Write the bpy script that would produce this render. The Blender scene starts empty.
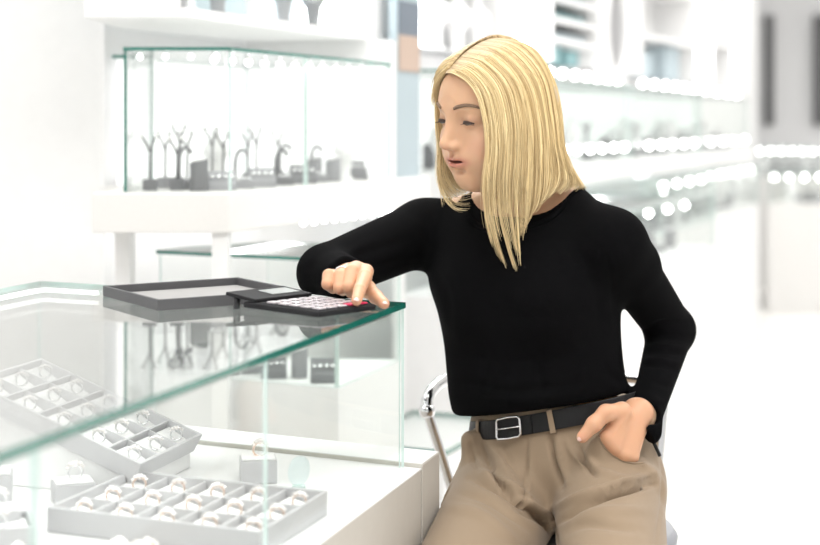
import bpy, bmesh, math, random
import numpy as np
from mathutils import Vector, Matrix

random.seed(7)
rng = np.random.RandomState(11)
S = bpy.context.scene
COL = S.collection
PI = math.pi

# ------------------------------------------------------------------ camera, world, lights
CAMZ = 1.25
FPX = 1600.0
HOR = 125.0
cam_d = bpy.data.cameras.new('camera')
cam = bpy.data.objects.new('camera', cam_d)
COL.objects.link(cam)
cam.location = (0, 0, CAMZ)
cam.rotation_euler = (PI / 2, 0, 0)
cam_d.sensor_fit = 'HORIZONTAL'
cam_d.sensor_width = 36
cam_d.lens = FPX / 820 * 36
cam_d.shift_y = (HOR - 272.5) / 820
cam_d.clip_start = 0.05
cam_d.dof.use_dof = True
cam_d.dof.focus_distance = 2.36
cam_d.dof.aperture_fstop = 3.0
S.camera = cam
S.view_settings.view_transform = 'Standard'
S.view_settings.look = 'None'
S.view_settings.gamma = 1
S.view_settings.use_curve_mapping = False
S.view_settings.exposure = 0.27
S.cycles.transparent_max_bounces = 40
S.cycles.max_bounces = 10
S.cycles.diffuse_bounces = 4

world = bpy.data.worlds.new('world')
S.world = world
world.use_nodes = True
wb = world.node_tree.nodes['Background']
wb.inputs[0].default_value = (1.0, 0.99, 0.97, 1)
wb.inputs[1].default_value = 0.76


def area(name, loc, rot, size, power, color=(1, 0.985, 0.96)):
    d = bpy.data.lights.new(name, 'AREA')
    d.shape = 'RECTANGLE'
    d.size, d.size_y = size
    d.energy = power
    d.color = color
    o = bpy.data.objects.new(name, d)
    COL.objects.link(o)
    o.location = loc
    o.rotation_euler = rot
    return o


area('unseen_ceiling_light', (0.9, 1.2, 2.72), (0, 0, 0), (2.2, 1.2), 42)
area('unseen_ceiling_light', (-0.2, 3.4, 2.72), (0, 0, 0), (1.2, 1.2), 26)
area('unseen_ceiling_light', (-1.7, 1.6, 2.72), (0, 0, 0), (1.4, 2.4), 24)  # unseen soft light added at the left front to brighten face and wall
area('unseen_ceiling_light', (1.9, 4.2, 2.72), (0, 0, 0), (1.6, 1.6), 30)
area('unseen_ceiling_light', (1.6, 7.0, 2.72), (0, 0, 0), (3, 2.4), 52)
area('unseen_ceiling_light', (4.2, 10.2, 2.72), (0, 0, 0), (4, 2.6), 55)


# ------------------------------------------------------------------ helpers
def P(px, py, Y):
    return np.array([(px - 410.0) / FPX * Y, Y, CAMZ - (py - HOR) / FPX * Y])


def V(p):
    return Vector((float(p[0]), float(p[1]), float(p[2])))


def new_mat(name, col, rough=0.5, metal=0.0, emit=None, estr=0.0, bump=0.0, bscale=60.0, mottle=0.0, spec=0.5, sss=0.0, sheen=0.0, coat=0.0):
    m = bpy.data.materials.new(name)
    m.use_nodes = True
    nt = m.node_tree
    b = nt.nodes['Principled BSDF']
    b.inputs['Base Color'].default_value = (*col, 1)
    b.inputs['Roughness'].default_value = rough
    b.inputs['Metallic'].default_value = metal
    b.inputs['Specular IOR Level'].default_value = spec
    b.inputs['Coat Weight'].default_value = coat
    if sheen:
        b.inputs['Sheen Weight'].default_value = sheen
    if sss:
        b.inputs['Subsurface Weight'].default_value = sss
        b.inputs['Subsurface Radius'].default_value = (0.9, 0.35, 0.2)
        b.inputs['Subsurface Scale'].default_value = 0.006
    if emit is not None:
        b.inputs['Emission Color'].default_value = (*emit, 1)
        b.inputs['Emission Strength'].default_value = estr
    tc = nt.nodes.new('ShaderNodeTexCoord')
    n = nt.nodes.new('ShaderNodeTexNoise')
    n.inputs['Scale'].default_value = bscale
    n.inputs['Detail'].default_value = 4
    nt.links.new(tc.outputs['Object'], n.inputs['Vector'])
    if bump:
        bp = nt.nodes.new('ShaderNodeBump')
        bp.inputs['Strength'].default_value = bump
        bp.inputs['Distance'].default_value = 0.002
        nt.links.new(n.outputs['Fac'], bp.inputs['Height'])
        nt.links.new(bp.outputs['Normal'], b.inputs['Normal'])
    mx = nt.nodes.new('ShaderNodeMix')
    mx.data_type = 'RGBA'
    k = mottle if mottle else 0.03
    mx.inputs[6].default_value = (*[c * (1 - k) for c in col], 1)
    mx.inputs[7].default_value = (*[min(1, c * (1 + k)) for c in col], 1)
    nt.links.new(n.outputs['Fac'], mx.inputs[0])
    nt.links.new(mx.outputs[2], b.inputs['Base Color'])
    return m


def glass_mat(name, tint=(0.985, 0.995, 0.99), refl=1.0):
    m = bpy.data.materials.new(name)
    m.use_nodes = True
    nt = m.node_tree
    nt.nodes.clear()
    out = nt.nodes.new('ShaderNodeOutputMaterial')
    tr = nt.nodes.new('ShaderNodeBsdfTransparent')
    tr.inputs[0].default_value = (*tint, 1)
    gl = nt.nodes.new('ShaderNodeBsdfGlossy')
    gl.inputs['Roughness'].default_value = 0.0
    geo = nt.nodes.new('ShaderNodeNewGeometry')
    dot = nt.nodes.new('ShaderNodeVectorMath'); dot.operation = 'DOT_PRODUCT'
    nt.links.new(geo.outputs['Incoming'], dot.inputs[0])
    nt.links.new(geo.outputs['Normal'], dot.inputs[1])
    def mth(op, a, b=None):
        x = nt.nodes.new('ShaderNodeMath'); x.operation = op
        for i, q in enumerate((a, b)):
            if q is None: continue
            if isinstance(q, (int, float)): x.inputs[i].default_value = q
            else: nt.links.new(q, x.inputs[i])
        return x.outputs[0]
    c = mth('ABSOLUTE', dot.outputs['Value'])
    s = mth('SUBTRACT', 1.0, c)
    p5 = mth('POWER', s, 5.0)
    f = mth('ADD', mth('MULTIPLY', p5, 0.96 * refl), 0.04 * refl)
    mix = nt.nodes.new('ShaderNodeMixShader')
    nt.links.new(f, mix.inputs[0])
    nt.links.new(tr.outputs[0], mix.inputs[1])
    nt.links.new(gl.outputs[0], mix.inputs[2])
    nt.links.new(mix.outputs[0], out.inputs[0])
    return m


M = {}
M['wall'] = new_mat('wall_paint', (0.86, 0.86, 0.86), 0.7, bump=0.05, bscale=30)
M['wallgrey'] = new_mat('wall_paint_grey', (0.80, 0.80, 0.81), 0.7)
M['floor'] = new_mat('floor_tile', (0.86, 0.845, 0.82), 0.35, mottle=0.03, bscale=3)
M['ceil'] = new_mat('ceiling_paint', (0.88, 0.88, 0.88), 0.8)
M['white'] = new_mat('white_lacquer', (0.88, 0.88, 0.88), 0.35)
M['white2'] = new_mat('white_laminate', (0.80, 0.79, 0.775), 0.5, bump=0.03, bscale=200)
M['cream'] = new_mat('warm_white_board', (0.60, 0.57, 0.52), 0.5)
M['glass'] = glass_mat('clear_glass')
M['clearpane'] = glass_mat('low_reflection_glass', refl=.35)
M['calc'] = new_mat('matt_black_plastic', (0.022, 0.022, 0.024), 0.7, spec=0.15)
M['gedge'] = new_mat('green_glass_edge', (0.012, 0.17, 0.13), 0.15, spec=0.8, coat=0.5, mottle=0.3, bscale=18)
M['gedge2'] = new_mat('pale_green_glass_edge', (0.68, 0.81, 0.78), 0.2, spec=0.8, coat=0.5, mottle=0.15, bscale=18)
M['traygrey'] = new_mat('tray_leatherette', (0.56, 0.56, 0.575), 0.55, bump=0.12, bscale=900)
M['traylight'] = new_mat('tray_lining', (0.62, 0.62, 0.635), 0.6, bump=0.1, bscale=900)
M['traydark'] = new_mat('tray_charcoal', (0.085, 0.085, 0.09), 0.55, bump=0.15, bscale=900)
M['traymid'] = new_mat('tray_lining_mid_grey', (0.30, 0.297, 0.293), 0.75, bump=0.1, bscale=900)
M['cushion'] = new_mat('white_suede', (0.93, 0.93, 0.93), 0.8)
M['gold'] = new_mat('rose_gold', (0.95, 0.74, 0.62), 0.25, 0.7)
M['silver'] = new_mat('silver', (0.85, 0.85, 0.86), 0.2, 0.9)
M['gem'] = new_mat('clear_stone', (0.92, 0.88, 0.86), 0.05, 0.15, spec=1.0, coat=1.0)
M['chrome'] = new_mat('chrome', (0.72, 0.72, 0.73), 0.14, 1.0)
M['steelgrey'] = new_mat('brushed_aluminium', (0.55, 0.55, 0.56), 0.35, 0.7)
M['stand'] = new_mat('grey_velvet', (0.20, 0.20, 0.21), 0.7)
M['stand2'] = new_mat('light_grey_velvet', (0.33, 0.33, 0.345), 0.7)
M['black'] = new_mat('black_plastic', (0.025, 0.025, 0.028), 0.35)
M['key'] = new_mat('pale_key_plastic', (0.60, 0.55, 0.58), 0.2)
M['pink'] = new_mat('pink_key_plastic', (0.85, 0.03, 0.13), 0.35)
M['lcd'] = new_mat('lcd_screen', (0.13, 0.14, 0.13), 0.35)
M['led'] = new_mat('led_strip', (1, 1, 1), 0.5, emit=(1, 1, 1), estr=8.0)
M['ledwarm'] = new_mat('spot_lamp_glow', (1, 1, 1), 0.5, emit=(1, 0.99, 0.97), estr=12.0)
M['backlit'] = new_mat('backlit_panel', (0.95, 0.95, 0.95), 0.5, emit=(1, 1, 1), estr=0.42)
M['teal'] = new_mat('teal_box_board', (0.20, 0.36, 0.38), 0.6)
M['darkgrey'] = new_mat('dark_grey_metal', (0.12, 0.12, 0.125), 0.5)
M['midgrey'] = new_mat('mid_grey_board', (0.42, 0.43, 0.44), 0.6)
M['poster1'] = new_mat('poster_print_skin_tone', (0.50, 0.38, 0.31), 0.6)
M['poster2'] = new_mat('poster_print_dark_blue', (0.16, 0.19, 0.23), 0.6)
M['poster3'] = new_mat('poster_print_grey_blue', (0.42, 0.50, 0.54), 0.6)
M['stoolseat'] = new_mat('grey_blue_vinyl', (0.30, 0.31, 0.34), 0.45)


def link(name, me, mat, parent=None, smooth=False):
    o = bpy.data.objects.new(name, me)
    COL.objects.link(o)
    if mat is not None:
        for mm in (mat if isinstance(mat, (list, tuple)) else [mat]):
            me.materials.append(mm)
    if parent is not None:
        o.parent = parent
    if smooth:
        me.polygons.foreach_set('use_smooth', [True] * len(me.polygons))
    return o


def tag(o, label=None, cat=None, group=None, kind=None):
    if label: o['label'] = label
    if cat: o['category'] = cat
    if group: o['group'] = group
    if kind: o['kind'] = kind
    return o


def thing(name, label, cat, loc=(0, 0, 0), group=None, rotz=0.0):
    o = bpy.data.objects.new(name, None)
    COL.objects.link(o)
    o.empty_display_size = 0.05
    o.location = loc
    o.rotation_euler = (0, 0, rotz)
    return tag(o, label, cat, group)


class MB:
    """collects shapes into one mesh; off = world offset subtracted (the root's location)"""
    def __init__(s, off=(0, 0, 0)):
        s.v = []; s.f = []; s.mi = []; s.off = Vector(off); s.sm = []

    def add(s, vs, fs, mi=0, smooth=False):
        b = len(s.v)
        s.v += [tuple(Vector(tuple(map(float, q))) - s.off) for q in vs]
        s.f += [tuple(b + i for i in f) for f in fs]
        s.mi += [mi] * len(fs) if isinstance(mi, int) else list(mi)
        s.sm += [smooth] * len(fs)
        return s

    def hexa(s, b, t, mi=0):
        """b, t: 4 bottom and 4 top points, counter-clockwise seen from above"""
        return s.add(list(b) + list(t), [(3, 2, 1, 0), (4, 5, 6, 7), (0, 1, 5, 4), (1, 2, 6, 5), (2, 3, 7, 6), (3, 0, 4, 7)], mi)

    def box(s, lo, hi, mi=0):
        (a, b, c), (d, e, f) = lo, hi
        return s.hexa([(a, b, c), (d, b, c), (d, e, c), (a, e, c)], [(a, b, f), (d, b, f), (d, e, f), (a, e, f)], mi)

    def prism(s, poly, z0, z1, mi_top=0, mi_side=None):
        n = len(poly)
        vs = [(p[0], p[1], z0) for p in poly] + [(p[0], p[1], z1) for p in poly]
        fs = [tuple(reversed(range(n))), tuple(range(n, 2 * n))] + [(i, (i + 1) % n, n + (i + 1) % n, n + i) for i in range(n)]
        ms = mi_top if mi_side is None else mi_side
        return s.add(vs, fs, [mi_top, mi_top] + [ms] * n)

    def tube(s, pts, r, n=10, closed=False, mi=0, cap=True):
        pts = [Vector(tuple(map(float, p))) for p in pts]
        m = len(pts)
        rs = r if isinstance(r, (list, tuple, np.ndarray)) else [r] * m
        vs = []; fs = []
        up = None
        for i, p in enumerate(pts):
            a = pts[(i - 1) % m] if (closed or i > 0) else p
            b = pts[(i + 1) % m] if (closed or i < m - 1) else p
            t = (b - a).normalized()
            if up is None:
                up = Vector((0, 0, 1)) if abs(t.z) < 0.9 else Vector((1, 0, 0))
            x = t.cross(up).normalized(); y = x.cross(t).normalized(); up = y
            for k in range(n):
                an = 2 * PI * k / n
                vs.append(p + (x * math.cos(an) + y * math.sin(an)) * rs[i])
        for i in range(m if closed else m - 1):
            j = (i + 1) % m
            for k in range(n):
                q = (k + 1) % n
                fs.append((i * n + k, i * n + q, j * n + q, j * n + k))
        if cap and not closed:
            fs.append(tuple(range(n - 1, -1, -1))); fs.append(tuple((m - 1) * n + k for k in range(n)))
        return s.add(vs, fs, mi, True)

    def lathe(s, prof, c, n=24, mi=0, smooth=True, axis=None):
        """prof: list of (r, z)"""
        vs = []; fs = []
        for (r, z) in prof:
            for k in range(n):
                a = 2 * PI * k / n
                q = Vector((r * math.cos(a), r * math.sin(a), z))
                if axis is not None: q = axis @ q
                vs.append(q + Vector(tuple(map(float, c))))
        m = len(prof)
        for i in range(m - 1):
            for k in range(n):
                q = (k + 1) % n
                fs.append((i * n + k, i * n + q, (i + 1) * n + q, (i + 1) * n + k))
        fs.append(tuple(range(n - 1, -1, -1))); fs.append(tuple((m - 1) * n + k for k in range(n)))
        return s.add(vs, fs, mi, smooth)

    def ball(s, c, r, n=10, mi=0, sc=(1, 1, 1)):
        prof = [(max(1e-4, math.sin(PI * i / n)) * r, -math.cos(PI * i / n) * r) for i in range(n + 1)]
        ax = Matrix.Diagonal(sc)
        return s.lathe(prof, c, 2 * n, mi, True, ax)

    def build(s, name, mat, parent=None, bevel=0.0, seg=2):
        me = bpy.data.meshes.new(name)
        me.from_pydata(s.v, [], s.f)
        o = link(name, me, mat, parent)
        me.polygons.foreach_set('material_index', s.mi)
        me.polygons.foreach_set('use_smooth', s.sm)
        me.update()
        bm = bmesh.new(); bm.from_mesh(me)
        bmesh.ops.recalc_face_normals(bm, faces=bm.faces)
        if bevel:
            es = [e for e in bm.edges if len(e.link_faces) == 2 and e.calc_face_angle(0) > 0.5]
            bmesh.ops.bevel(bm, geom=es, offset=bevel, segments=seg, affect='EDGES', profile=0.6)
        bm.to_mesh(me); bm.free()
        return o


def copy_tree(o, parent=None):
    c = o.copy()
    COL.objects.link(c)
    if parent is not None: c.parent = parent
    for ch in [x for x in o.children]:
        copy_tree(ch, c)
    return c


def struct(o):
    o['kind'] = 'structure'
    return o


def frame_pts(o, ex, ey, ez):
    o, ex, ey, ez = [np.array(q, float) for q in (o, ex, ey, ez)]
    return lambda u, v, w: o + ex * u + ey * v + ez * w


def fbox(mb, F, u0, u1, v0, v1, w0, w1, mi=0):
    return mb.hexa([F(u0, v0, w0), F(u1, v0, w0), F(u1, v1, w0), F(u0, v1, w0)], [F(u0, v0, w1), F(u1, v0, w1), F(u1, v1, w1), F(u0, v1, w1)], mi)


ORD = ['first', 'second', 'third', 'fourth', 'fifth', 'sixth', 'seventh', 'eighth', 'ninth', 'tenth', 'eleventh', 'twelfth']
# ------------------------------------------------------------------ the room
def struct_box(name, lo, hi, mat):
    return struct(MB().box(lo, hi).build(name, M[mat]))

struct_box('floor', (-5, -2, -0.1), (9, 14.5, 0), 'floor')
struct_box('ceiling', (-5, -2, 2.8), (9, 14.5, 2.9), 'ceil')
E = np.array([0.2845, 0.9587])                  # run of the near showcase
U = np.array([0.361, 0.932]); N_ = np.array([-0.932, 0.361])   # run of the wall cabinets
c0 = np.array([-0.349, 3.1])
def wallpt(t, n): return c0 + U * t + N_ * n
a_ = (-3.2, 3.46); w0 = wallpt(0.22, 0.42); w1 = wallpt(9.1, 0.42)
struct(MB().prism([(-3.2, 3.46), (w0[0], 3.46), (w0[0], 3.6), (-3.2, 3.6)], 0, 2.8).build('wall_front', M['wall']))
struct(MB().prism([tuple(w0), tuple(w1), tuple(w1 + N_ * 0.12), tuple(w0 + N_ * 0.12)], 0, 2.8).build('wall_left', M['wall']))
struct_box('wall_back', (1.0, 13.2, 0), (9, 13.35, 2.8), 'wallgrey')
struct_box('wall_side', (-3.3, -1, 0), (-3.2, 3.6, 2.8), 'wall')
# tall dark openings in the far wall
def pxbox(mb, px0, px1, py0, py1, Y, d, mi=0):
    a = P(px0, py1, Y); b = P(px1, py0, Y)
    return mb.box((a[0], Y, a[2]), (b[0], Y + d, b[2]), mi)
def pxthing(name, label, cat, px0, px1, py0, py1, Y, d, mat, group=None, bevel=0.01, z0=None):
    a = P(px0, py1, Y); b = P(px1, py0, Y)
    lo = (a[0], Y, a[2] if z0 is None else z0)
    o = MB().box(lo, (b[0], Y + d, b[2])).build(name, M[mat], bevel=bevel)
    return tag(o, label, cat, group)
for i, (x0, x1) in enumerate(((766, 773), (815, 824))):
    m = MB(); a = P(x0, 125, 13.15); b = P(x1, 125, 13.15)
    m.box((a[0], 13.10, 1.25), (b[0], 13.2, 2.15))
    struct(m.build('window_%d' % (i + 1), M['darkgrey']))

# ------------------------------------------------------------------ near glass showcase
ZT = 0.995; ZF = 0.758; GT = 0.008
B = np.array([-0.0086, 2.30]); C = np.array([-0.6038, 2.611])
def ab(s): return B - E * s
SD = 1.545
D = C - E * 1.5
A2 = ab(SD)
nrm = np.array([0.9587, -0.2845])               # outward from the front panes (towards the right)
case = thing('glass_showcase', 'large glass-topped jewellery showcase on a white base in the left foreground', 'showcase', (B[0], B[1], 0))
OFF = (B[0], B[1], 0)
def mb(): return MB(OFF)
mb().prism([tuple(A2 + nrm * .002), tuple(B + nrm * .002 + E * .002), tuple(C + E * .002), tuple(D)][::1], ZT - GT, ZT, 0, 1).build('top_glass', [M['glass'], M['gedge']], case)
def pane(p, q, name, n, edge='gedge2', z0=ZF - .001, z1=ZT - GT - .0005, t=0.007, parent=case, off=OFF, ends=True, gm='glass'):
    p = np.array(p); q = np.array(q); n = np.array(n)
    m = MB(off)
    poly = [tuple(p), tuple(q), tuple(q - n * t), tuple(p - n * t)]
    vs = [(a[0], a[1], z0) for a in poly] + [(a[0], a[1], z1) for a in poly]
    m.add(vs, [(3, 2, 1, 0), (4, 5, 6, 7), (0, 1, 5, 4), (2, 3, 7, 6), (1, 2, 6, 5), (3, 0, 4, 7)], [1, 1, 0, 0, 1, 1])
    return m.build(name, [M[gm], M[edge]], parent)
g = 0.0012
pane(ab(0.0), ab(0.532 - g), 'front_pane', nrm, t=.004, gm='clearpane')
pane(ab(0.532 + g), ab(1.037 - g), 'front_pane', nrm, t=.004, gm='clearpane')
pane(ab(1.037 + g), ab(SD), 'front_pane', nrm, gm='clearpane')
bc = (C - B) / np.linalg.norm(C - B); nbc = np.array([-bc[1], bc[0]]) * -1
if nbc @ E < 0: nbc = -nbc
pane(B - E * 0.0045 + bc * .0048, C - bc * .001, 'end_pane', nbc, t=.004, gm='clearpane')
pane(C - E * 0.009, D, 'rear_pane', -nrm)
# aluminium light bar under the top edge, and light strips along the far rims
m = mb(); q0 = ab(0.03) - nrm * 0.011; q1 = ab(SD - .02) - nrm * 0.011
m.prism([tuple(q0), tuple(q0 - nrm * .011), tuple(q1 - nrm * .011), tuple(q1)], ZT - GT - .0075, ZT - GT - .0006)
bar = m.build('light_bar', M['steelgrey'], case)
m = mb(); k0 = ab(0.04) - nrm * 0.0145; k1 = ab(SD - .03) - nrm * 0.0145
m.prism([tuple(k0), tuple(k0 - nrm * .004), tuple(k1 - nrm * .004), tuple(k1)], ZT - GT - .0083, ZT - GT - .0075)
m.build('light_strip', M['led'], bar)
m = mb(); q0 = C - bc * 0.02 - nbc * 0.012; q1 = C - bc * 0.13 - nbc * 0.012
m.prism([tuple(q0), tuple(q0 - nbc * .008), tuple(q1 - nbc * .008), tuple(q1)], ZT - GT - .006, ZT - GT - .0006); m.build('light_strip', M['led'], case)
m = mb(); q0 = C - E * 0.03 + nrm * 0.012; q1 = C - E * 1.2 + nrm * 0.012
m.prism([tuple(q0), tuple(q0 + nrm * .008), tuple(q1 + nrm * .008), tuple(q1)], ZT - GT - .006, ZT - GT - .0006); m.build('light_strip', M['led'], case)
# base
def base_poly(o, be, bb, la):
    p = ab(SD + .02) + nrm * o; q = B + nrm * o + E * be; r = C + E * (be + bb) - nrm * la; s_ = D - nrm * la
    return [tuple(p), tuple(q), tuple(r), tuple(s_)]
mb().prism(base_poly(.026, .0, .0, .02), .08, ZF - .002).build('base_cabinet', [M['cream']], case, bevel=.002)
mb().prism(base_poly(.0262, .0, .0, .02), ZF - .0019, ZF).build('display_floor', [M['white']], case)
mb().prism(base_poly(-.03, -.05, 0, -.03), .0, .0795).build('toe_kick', [M['midgrey']], case)
q = B + nrm * .0275 + E * .0005; r = C - nrm * .02 + E * .0005
rail = mb().prism([tuple(q), tuple(q + E * .092), tuple(r + E * .092), tuple(r)], 0, ZF + .0055).build('end_rail', [M['cream']], case, bevel=.0015)
mb().prism([tuple(q + E * .0015 - nrm * .0015), tuple(q + E * .0905 - nrm * .0015), tuple(r + E * .0905), tuple(r + E * .0015)], ZF + .0056, ZF + .0066).build('rail_top', [M['white']], rail)

# ------------------------------------------------------------------ ring trays
def make_tray(label, corner, ex, ey, ez, W, H, D_, nu, nv, cat='tray', mats=('traygrey', 'traylight'), group=None, name='ring_tray', flare=0.0, cush=True):
    """corner = outer bottom near corner; ex, ey unit axes"""
    ex, ey, ez = [np.array(q, float) for q in (ex, ey, ez)]
    o = thing(name, label, cat, tuple(corner), group)
    F = frame_pts((0, 0, 0), ex, ey, ez)
    t = .005
    m = MB()
    f = flare
    # flared outer shell, walls and floor in one mesh
    bo = [F(f, f, 0), F(W - f, f, 0), F(W - f, H - f, 0), F(f, H - f, 0)]
    to = [F(0, 0, D_), F(W, 0, D_), F(W, H, D_), F(0, H, D_)]
    ti = [F(t, t, D_), F(W - t, t, D_), F(W - t, H - t, D_), F(t, H - t, D_)]
    bi = [F(t, t, .004), F(W - t, t, .004), F(W - t, H - t, .004), F(t, H - t, .004)]
    vs = bo + to + ti + bi
    fs = [(3, 2, 1, 0)]
    for i in range(4):
        j = (i + 1) % 4
        fs += [(i, j, 4 + j, 4 + i), (4 + i, 4 + j, 8 + j, 8 + i), (8 + i, 8 + j, 12 + j, 12 + i)]
    fs.append((12, 13, 14, 15))
    m.add(vs, fs, [0] * (len(fs) - 1) + [1])
    m.build('tray_frame', [M[mats[0]], M[mats[1]]], o, bevel=.0008, seg=1)
    cells = []
    if nu:
        for i in range(1, nu):
            u = W * i / nu
            fbox(MB(), F, u - .0015, u + .0015, t + .0002, H - t - .0002, .0042, D_ - .003).build('divider', M[mats[1]], o)
        for j in range(1, nv):
            v = H * j / nv
            m2 = MB()
            for i in range(nu):
                fbox(m2, F, max(t + .0002, W * i / nu + .0017), min(W - t - .0002, W * (i + 1) / nu - .0017), v - .0015, v + .0015, .0042, D_ - .0034)
            m2.build('divider', M[mats[1]], o)
        for j in range(nv):
            for i in range(nu):
                u0 = W * i / nu + .006; u1 = W * (i + 1) / nu - .006; v0 = H * j / nv + .006; v1 = H * (j + 1) / nv - .006
                um = (u0 + u1) / 2; vm = (v0 + v1) / 2
                if cush:
                    # cushion: wedge sloping up away from the ring slot
                    m3 = MB()
                    m3.hexa([F(u0, v0, .0043), F(u1, v0, .0043), F(u1, v1, .0043), F(u0, v1, .0043)],
                            [F(u0, v0, .010), F(u1, v0, .019), F(u1, v1, .019), F(u0, v1, .010)])
                    m3.build('cushion', M['cushion'], o, bevel=.0015, seg=2)
                cells.append((i, j, np.array(corner) + F(um, vm, .0155)))
    return o, cells, (ex, ey, ez)


def make_ring(metal, seed):
    r_ = random.Random(seed)
    o = thing('ring', '', 'ring')
    m = MB()
    R = .0085
    pts = [(R * math.cos(a), 0, R + R * math.sin(a) - .002) for a in np.linspace(0, 2 * PI, 25)[:-1]]
    m.tube(pts, .0013, 8, closed=True)
    m.build('band', M[metal], o)
    for k, (a, sz) in enumerate(((90, .0046), (62, .0036), (118, .0036), (38, .0026), (143, .0027))):
        a = math.radians(a); c = ((R + .0022) * math.cos(a), r_.uniform(-.001, .001), R - .002 + (R + .0022) * math.sin(a))
        sz *= r_.uniform(.85, 1.15)
        m = MB()
        m.lathe([(.0003, -sz), (sz, -sz * .1), (sz, sz * .15), (sz * .6, sz * .6), (.0002, sz * .62)], c, 8, smooth=False)
        m.build('stone', M['gem'], o)
    m = MB()
    for a in (104, 76, 50, 130):
        a = math.radians(a); m.ball(((R + .001) * math.cos(a), 0, R - .002 + (R + .001) * math.sin(a)), .0019, 5)
    m.build('setting', M[metal], o)
    return o

protos = {'gold': [make_ring('gold', s) for s in (1, 2, 3)], 'silver': [make_ring('silver', s) for s in (4, 5)]}
used = set()
def place_ring(metal, loc, rotz, label, group, scale=1.0, tilt=0.0):
    p = protos[metal][random.randrange(len(protos[metal]))]
    if p.name in used: o = copy_tree(p)
    else:
        o = p; used.add(p.name)
    o.location = tuple(float(q) for q in loc)
    o.rotation_euler = (tilt, 0, rotz); o.scale = (scale,) * 3
    o['label'] = label; o['category'] = 'ring'; o['group'] = group
    return o

TT = [(-.269, .119), (.066, .204)]
n1 = np.array([-.170, 1.815, ZF + .0005]); ex1 = np.array([-.269, .119, 0]); L1 = np.linalg.norm(ex1); ex1 /= L1
ey1 = np.array([.066, .204, 0]); H1 = np.linalg.norm(ey1); ey1 /= H1
tr, cells, fr = make_tray('grey ring tray with fifteen cells, foremost inside the glass showcase', n1, ex1, ey1, (0, 0, 1), L1, H1, .030, 5, 3)
rows = ['front', 'middle', 'back']
for (i, j, p) in cells:
    col = 4 - i
    place_ring('gold', p + np.array([.004, -.004, .0005]), random.uniform(-.25, .25) + .1,
               'rose gold ring in the foremost grey tray, %s row, %s cell from left' % (rows[j], ORD[col]), 'rings in the foremost grey tray', 1.0)
# tilted tray on a riser
T2 = 2.3
r2 = P(203, 434, 2.30); nn2 = P(141, 464, 2.10); bk2 = P(41, 358, 2.40)
exv = bk2 - r2; L2 = np.linalg.norm(exv); exv /= L2
eyv = r2 - nn2; H2 = np.linalg.norm(eyv); eyv /= H2
ezv = np.cross(eyv, exv); ezv /= np.linalg.norm(ezv)
if ezv[2] < 0: ezv = -ezv
c2 = nn2 - ezv * .028
tr2, cells2, fr2 = make_tray('pale grey ring tray tilted up on its left side, behind the foremost tray', c2, exv, eyv, ezv, L2, H2, .028, 5, 3, mats=('traylight', 'traylight'), flare=.004)
for (i, j, p) in cells2:
    place_ring('silver', p + ezv * .0005 + np.array([.004, -.003, 0]), random.uniform(-.25, .25) + .15,
               'silver ring in the tilted pale tray, %s row, %s cell from its lower end' % (rows[j], ORD[i]), 'rings in the tilted tray', .95)
# riser wedge under the tilted tray
F2 = frame_pts(c2, exv, eyv, ezv)
top = [F2(.008, .008, -.0006), F2(L2 - .008, .008, -.0006), F2(L2 - .008, H2 - .008, -.0006), F2(.008, H2 - .008, -.0006)]
rl = (float(c2[0]), float(c2[1]), ZF)
bot = [np.array([q[0], q[1], ZF + .0005]) for q in top]
o = MB(rl).hexa(bot, top).build('display_riser', M['white'], None, bevel=.0008, seg=1)
o.location = rl
tag(o, 'white wedge riser holding up the tilted ring tray', 'riser')

def ring_box(label, px, py, Y, w, d, h, rot, ringlab, metal='gold', two=False):
    p = P(px, py, Y); p[2] = ZF + .0005
    o = thing('ring_box', label, 'display box', tuple(p), None, rot)
    MB().box((-w / 2, -d / 2, 0), (w / 2, d / 2, h)).build('box_body', M['traygrey'], o, bevel=.0012)
    MB().box((-w * .46, -d * .46, h + .0002), (w * .46, d * .46, h + .003)).build('pad', M['cushion'], o, bevel=.0012)
    place_ring(metal, (p[0] + .003, p[1], ZF + h + .0045), rot + .2, ringlab, 'rings on small boxes', 1.15)
ring_box('small grey block with one ring, beside the pane joint', 258, 480, 2.215, .050, .045, .031, .15, 'rose gold ring on the small grey block beside the pane joint')
ring_box('small grey block carrying one silver ring, left of the foremost tray', 73, 503, 2.10, .052, .045, .024, .35, 'silver ring on the small grey block left of the foremost tray', 'silver')
ring_box('small grey block at the left picture edge, the taller and rearmost there', -8, 485, 2.06, .05, .05, .045, .2, 'silver ring on the rearmost block at the left picture edge', 'silver')
ring_box('small grey block at the left picture edge, in front of the taller one', -4, 515, 1.93, .055, .045, .028, .3, 'silver ring on the nearer block at the left picture edge', 'silver')
# low flat pad with loose rings in the very front
n3 = np.array([-.462, 1.62, ZF + .0005])
tr3, cells3, _ = make_tray('grey tray corner at the lower left picture edge, nearest the tray cells', P(-40, 560, 1.83) * np.array([1, 1, 0]) + np.array([0, 0, ZF + .0005]), (.95, .31, 0), (-.31, .95, 0), (0, 0, 1), .085, .085, .026, 1, 1)
place_ring('silver', cells3[0][2], .3, 'silver stone ring in the grey tray at the lower left picture edge', 'rings at the left edge', 1.4)
for k, (px, py, Y) in enumerate(((119, 541, 1.80), (137, 545, 1.785), (147, 541, 1.80), (55, 540, 1.80), (18, 548, 1.78), (128, 552, 1.76))):
    p = P(px, py, Y); p[2] = ZF + .003
    place_ring('gold', p, .3 * k, 'loose rose gold ring before the foremost tray, %s of six from the left' % ORD[[2, 4, 5, 1, 0, 3][k]], 'loose rings before the foremost tray', 1.25)
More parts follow.
